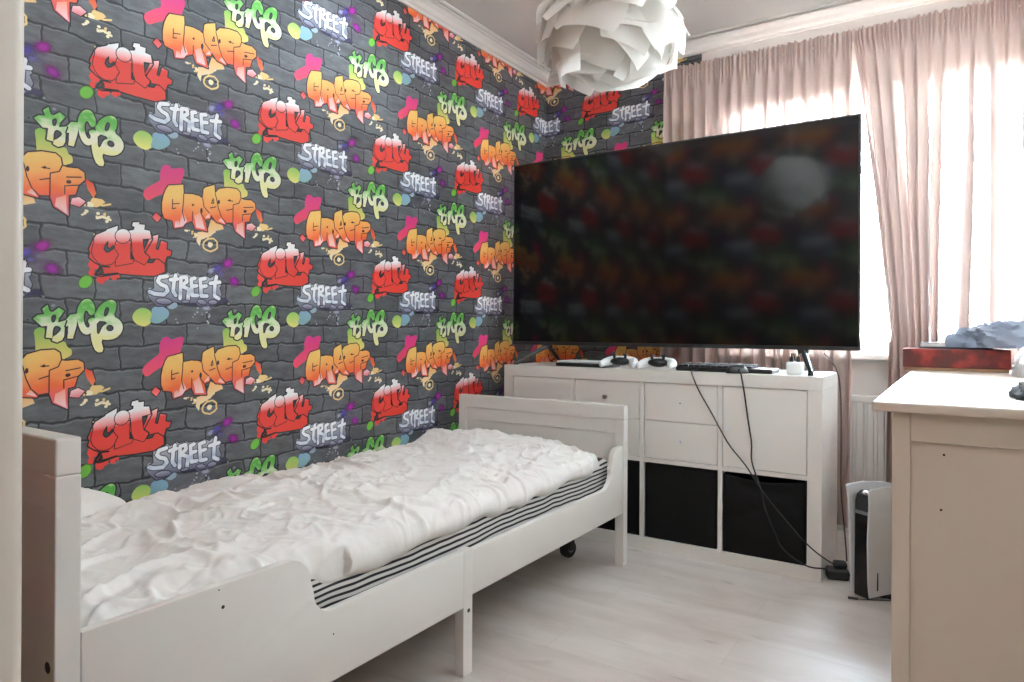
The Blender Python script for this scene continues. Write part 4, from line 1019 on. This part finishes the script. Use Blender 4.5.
def curtain(label, x0, x1, zlow, amp, nf, seed, pleats, sweep=None):
    """hanging voile: xs given at the heading; sweep(s) gives the drawn-aside place at height 0.95 and below; pleats = (s, half width) of doubled folds"""
    t = thing('curtain', label, 'curtain', ((x0+x1)/2, CYY, 0), 0, 'dusty pink curtains')
    rr = random.Random(seed); NS = int(nf*26); NZ = 84
    ph = [rr.uniform(-.5, .5) for _ in range(int(nf)+3)]; am = [rr.uniform(0.45, 1.25) for _ in range(int(nf)+3)]
    bm = nb(); rows = []; lay = bm.verts.layers.float_color.new('pleat_shade')
    def fold(s):
        k = s*nf; i = int(k); f = k-i; f2 = f*f*(3-2*f)
        A = am[i]*(1-f2)+am[i+1]*f2; p = ph[i]*(1-f2)+ph[i+1]*f2
        return A*math.sin(2*PI*k+p*2.2)
    for i in range(NZ+1):
        z = zlow+(CTOP-zlow)*(i/NZ)**0.85
        tt = max(0, min(1, (2.31-z)/(2.31-0.95)))
        row = []
        for j in range(NS+1):
            s = j/NS
            xt = x0+(x1-x0)*s; x = xt
            if sweep:
                e = tt**0.85; x = xt+(sweep(s)-xt)*e
            drop = max(0, min(1, (2.30-z)/0.8))
            a_ = amp*(0.40+0.60*drop)
            if sweep and s < 0.42: a_ *= 1+0.5*tt
            wob = 0.012*math.sin(z*2.1+s*9+seed)*drop*0.6
            y = CYY+a_*fold(s)
            x += 0.25*a_*math.cos(2*PI*s*nf+seed)+wob
            z_ = z; pv = 0.0
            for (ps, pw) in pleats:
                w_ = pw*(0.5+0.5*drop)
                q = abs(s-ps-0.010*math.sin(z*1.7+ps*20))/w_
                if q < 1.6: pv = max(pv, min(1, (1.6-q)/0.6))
            if z > 2.22:                                     # ruffled heading on the rod pocket
                g_ = min(1, (z-2.22)/0.07)
                y = y*(1-0.75*g_)+CYY*0.75*g_ + g_*0.007*math.sin(s*nf*2*PI*3.3+seed+2.5*math.sin(s*37)) + g_*0.006*noise.noise(Vector((s*50, z*40, seed)))
                if abs(z-CROD) < 0.02: y += 0.003*noise.noise(Vector((s*90, 3, seed)))
                if z > CROD+0.008: z_ = z+0.010*noise.noise(Vector((s*42, 0, seed)))+0.006*math.sin(s*nf*2*PI*2.3+3*math.sin(s*21))
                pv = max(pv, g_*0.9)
            pv = max(pv, max(0, min(1, (z-2.045)/0.05))*0.88)      # opacity raised above the window head so the upper band reads shaded
            y = min(max(y, 3.490), 3.564)
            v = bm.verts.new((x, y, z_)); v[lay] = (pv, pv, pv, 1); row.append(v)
        rows.append(row)
    for A, B in zip(rows, rows[1:]):
        for j in range(NS): bm.faces.new((A[j], A[j+1], B[j+1], B[j]))
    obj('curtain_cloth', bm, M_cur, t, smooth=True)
    return t
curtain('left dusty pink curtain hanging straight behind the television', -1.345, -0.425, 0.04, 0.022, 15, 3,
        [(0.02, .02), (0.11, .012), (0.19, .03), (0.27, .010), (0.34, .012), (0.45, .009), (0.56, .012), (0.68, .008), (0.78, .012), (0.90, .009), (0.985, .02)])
def sweep(s):
    if s < 0.42: return -0.275+0.185*(s/0.42)
    return -0.09+(0.40+0.09)*((s-0.42)/0.58)
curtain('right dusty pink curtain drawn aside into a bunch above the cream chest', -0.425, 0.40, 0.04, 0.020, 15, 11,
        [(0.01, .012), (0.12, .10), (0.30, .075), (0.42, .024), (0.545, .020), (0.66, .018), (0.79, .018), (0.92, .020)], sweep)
rod = thing('curtain_rod', 'thin white curtain rod inside the ruffled curtain headings', 'rod', (-0.46, CYY+0.012, CROD))
bm = nb(); cyl(bm, (-1.36, CYY+0.014, CROD), (0.41, CYY+0.014, CROD), 0.006, seg=12); obj('pole', bm, M_trim, rod)
for x in (-1.30, -0.43, 0.36):
    bm = nb(); cyl(bm, (x, CYY+0.020, CROD), (x, YB-0.004, CROD), 0.005, seg=10); cyl(bm, (x, YB-0.006, CROD), (x, YB, CROD), 0.018, seg=16); obj('bracket', bm, M_trim, rod)

# ------------------------------------------------------------------ pendant lamp
LX, LY, LZ = -0.820, 1.737, 1.803
pl = thing('pendant_lamp', 'large white pendant lamp of layered crinkled paper petals hanging from the ceiling', 'lamp', (LX, LY, LZ))
M_petal = mat('white_paper_petal', rgb(240, 237, 232), 0.8, 0.01, translucent=0.42, spec=0.2)
bm = nb(); cyl(bm, (LX, LY, LZ+0.12), (LX, LY, ZC-0.05), 0.0035, seg=10); obj('cord', bm, M_wplastic, pl)
bm = nb(); cyl(bm, (LX, LY, ZC-0.055), (LX, LY, ZC-0.0005), 0.03, 0.055, 28); obj('ceiling_cup', bm, M_wplastic, pl, smooth=True, angle=40)
bm = nb(); cyl(bm, (LX, LY, LZ+0.05), (LX, LY, LZ+0.13), 0.02, 0.016, 18); obj('socket', bm, M_wplastic, pl)
bm = nb(); ball(bm, (LX, LY, LZ), 0.042, 0.042, 0.05); obj('bulb', bm, M_wplastic, pl, smooth=True)
bm = nb()
for z_, r_ in ((0.10, 0.07), (0.04, 0.115), (-0.03, 0.12), (-0.09, 0.085)):
    prev = [Vector((LX+r_*math.cos(2*PI*k/24), LY+r_*math.sin(2*PI*k/24), LZ+z_)) for k in range(25)]; tube(bm, prev, 0.0018, 6, 1)
for k in range(4):
    a_ = PI/2*k; tube(bm, [(LX+0.02*math.cos(a_), LY+0.02*math.sin(a_), LZ+0.125)]+[(LX+r_*math.cos(a_), LY+r_*math.sin(a_), LZ+z_) for z_, r_ in ((0.10, 0.07), (0.04, 0.115), (-0.03, 0.12), (-0.09, 0.085))], 0.0018, 6, 4)
obj('wire_frame', bm, M_metal, pl)
pr = random.Random(21)
NP = 84
for k in range(NP):
    zf = 1-2*(k+0.5)/NP; th = k*2.399963+pr.uniform(-.15, .15)
    zf = max(-0.97, min(0.97, zf))
    rr = math.sqrt(1-zf*zf); d = Vector((rr*math.cos(th), rr*math.sin(th), zf))
    R0 = (0.160, 0.172, 0.181)[k % 3]
    c = Vector((LX, LY, LZ))+Vector((d.x*R0, d.y*R0, d.z*R0*0.80))
    # petal frame: normal outwards and a little up (sheet flares out at its lower edge)
    nrm = (d+Vector((pr.uniform(-.2, .2), pr.uniform(-.2, .2), (0.30 if zf > -0.5 else 0.0)+pr.uniform(-.1, .1)))).normalized()
    tdown = (Vector((0, 0, -1))-nrm*nrm.dot(Vector((0, 0, -1))))
    if tdown.length < 0.15: tdown = Vector((math.cos(th*3), math.sin(th*3), 0)); tdown -= nrm*nrm.dot(tdown)
    tdown.normalize(); tdown = (Matrix.Rotation(pr.uniform(-.55, .55), 3, nrm) @ tdown); tr_ = nrm.cross(tdown)
    W, L = pr.uniform(0.064, 0.088), pr.uniform(0.066, 0.090)
    cv1, cv2 = pr.uniform(2.2, 3.6), pr.uniform(0.5, 3.2); tw = pr.uniform(-1.6, 1.6)
    bm = nb(); N = 8; grid = []
    ck = pr.choice((0.0, 0.25, 0.45))
    for i in range(N+1):
        row = []
        for j in range(N+1):
            a_, b2 = -1+2*i/N, -1+2*j/N
            wloc = W*(1-0.16*b2*b2) * (0.86 if b2 < -0.7 else 1)
            x, y = a_*wloc, b2*L+0.010*(a_*a_)*ck+0.014*a_*ck
            h_ = -cv1*x*x-cv2*y*y*0.5+tw*x*y
            row.append(bm.verts.new(c+tr_*x+tdown*y+nrm*h_))
        grid.append(row)
    for A, B in zip(grid, grid[1:]):
        for j in range(N): bm.faces.new((A[j], A[j+1], B[j+1], B[j]))
    o = obj('petal', bm, M_petal, pl, smooth=True)
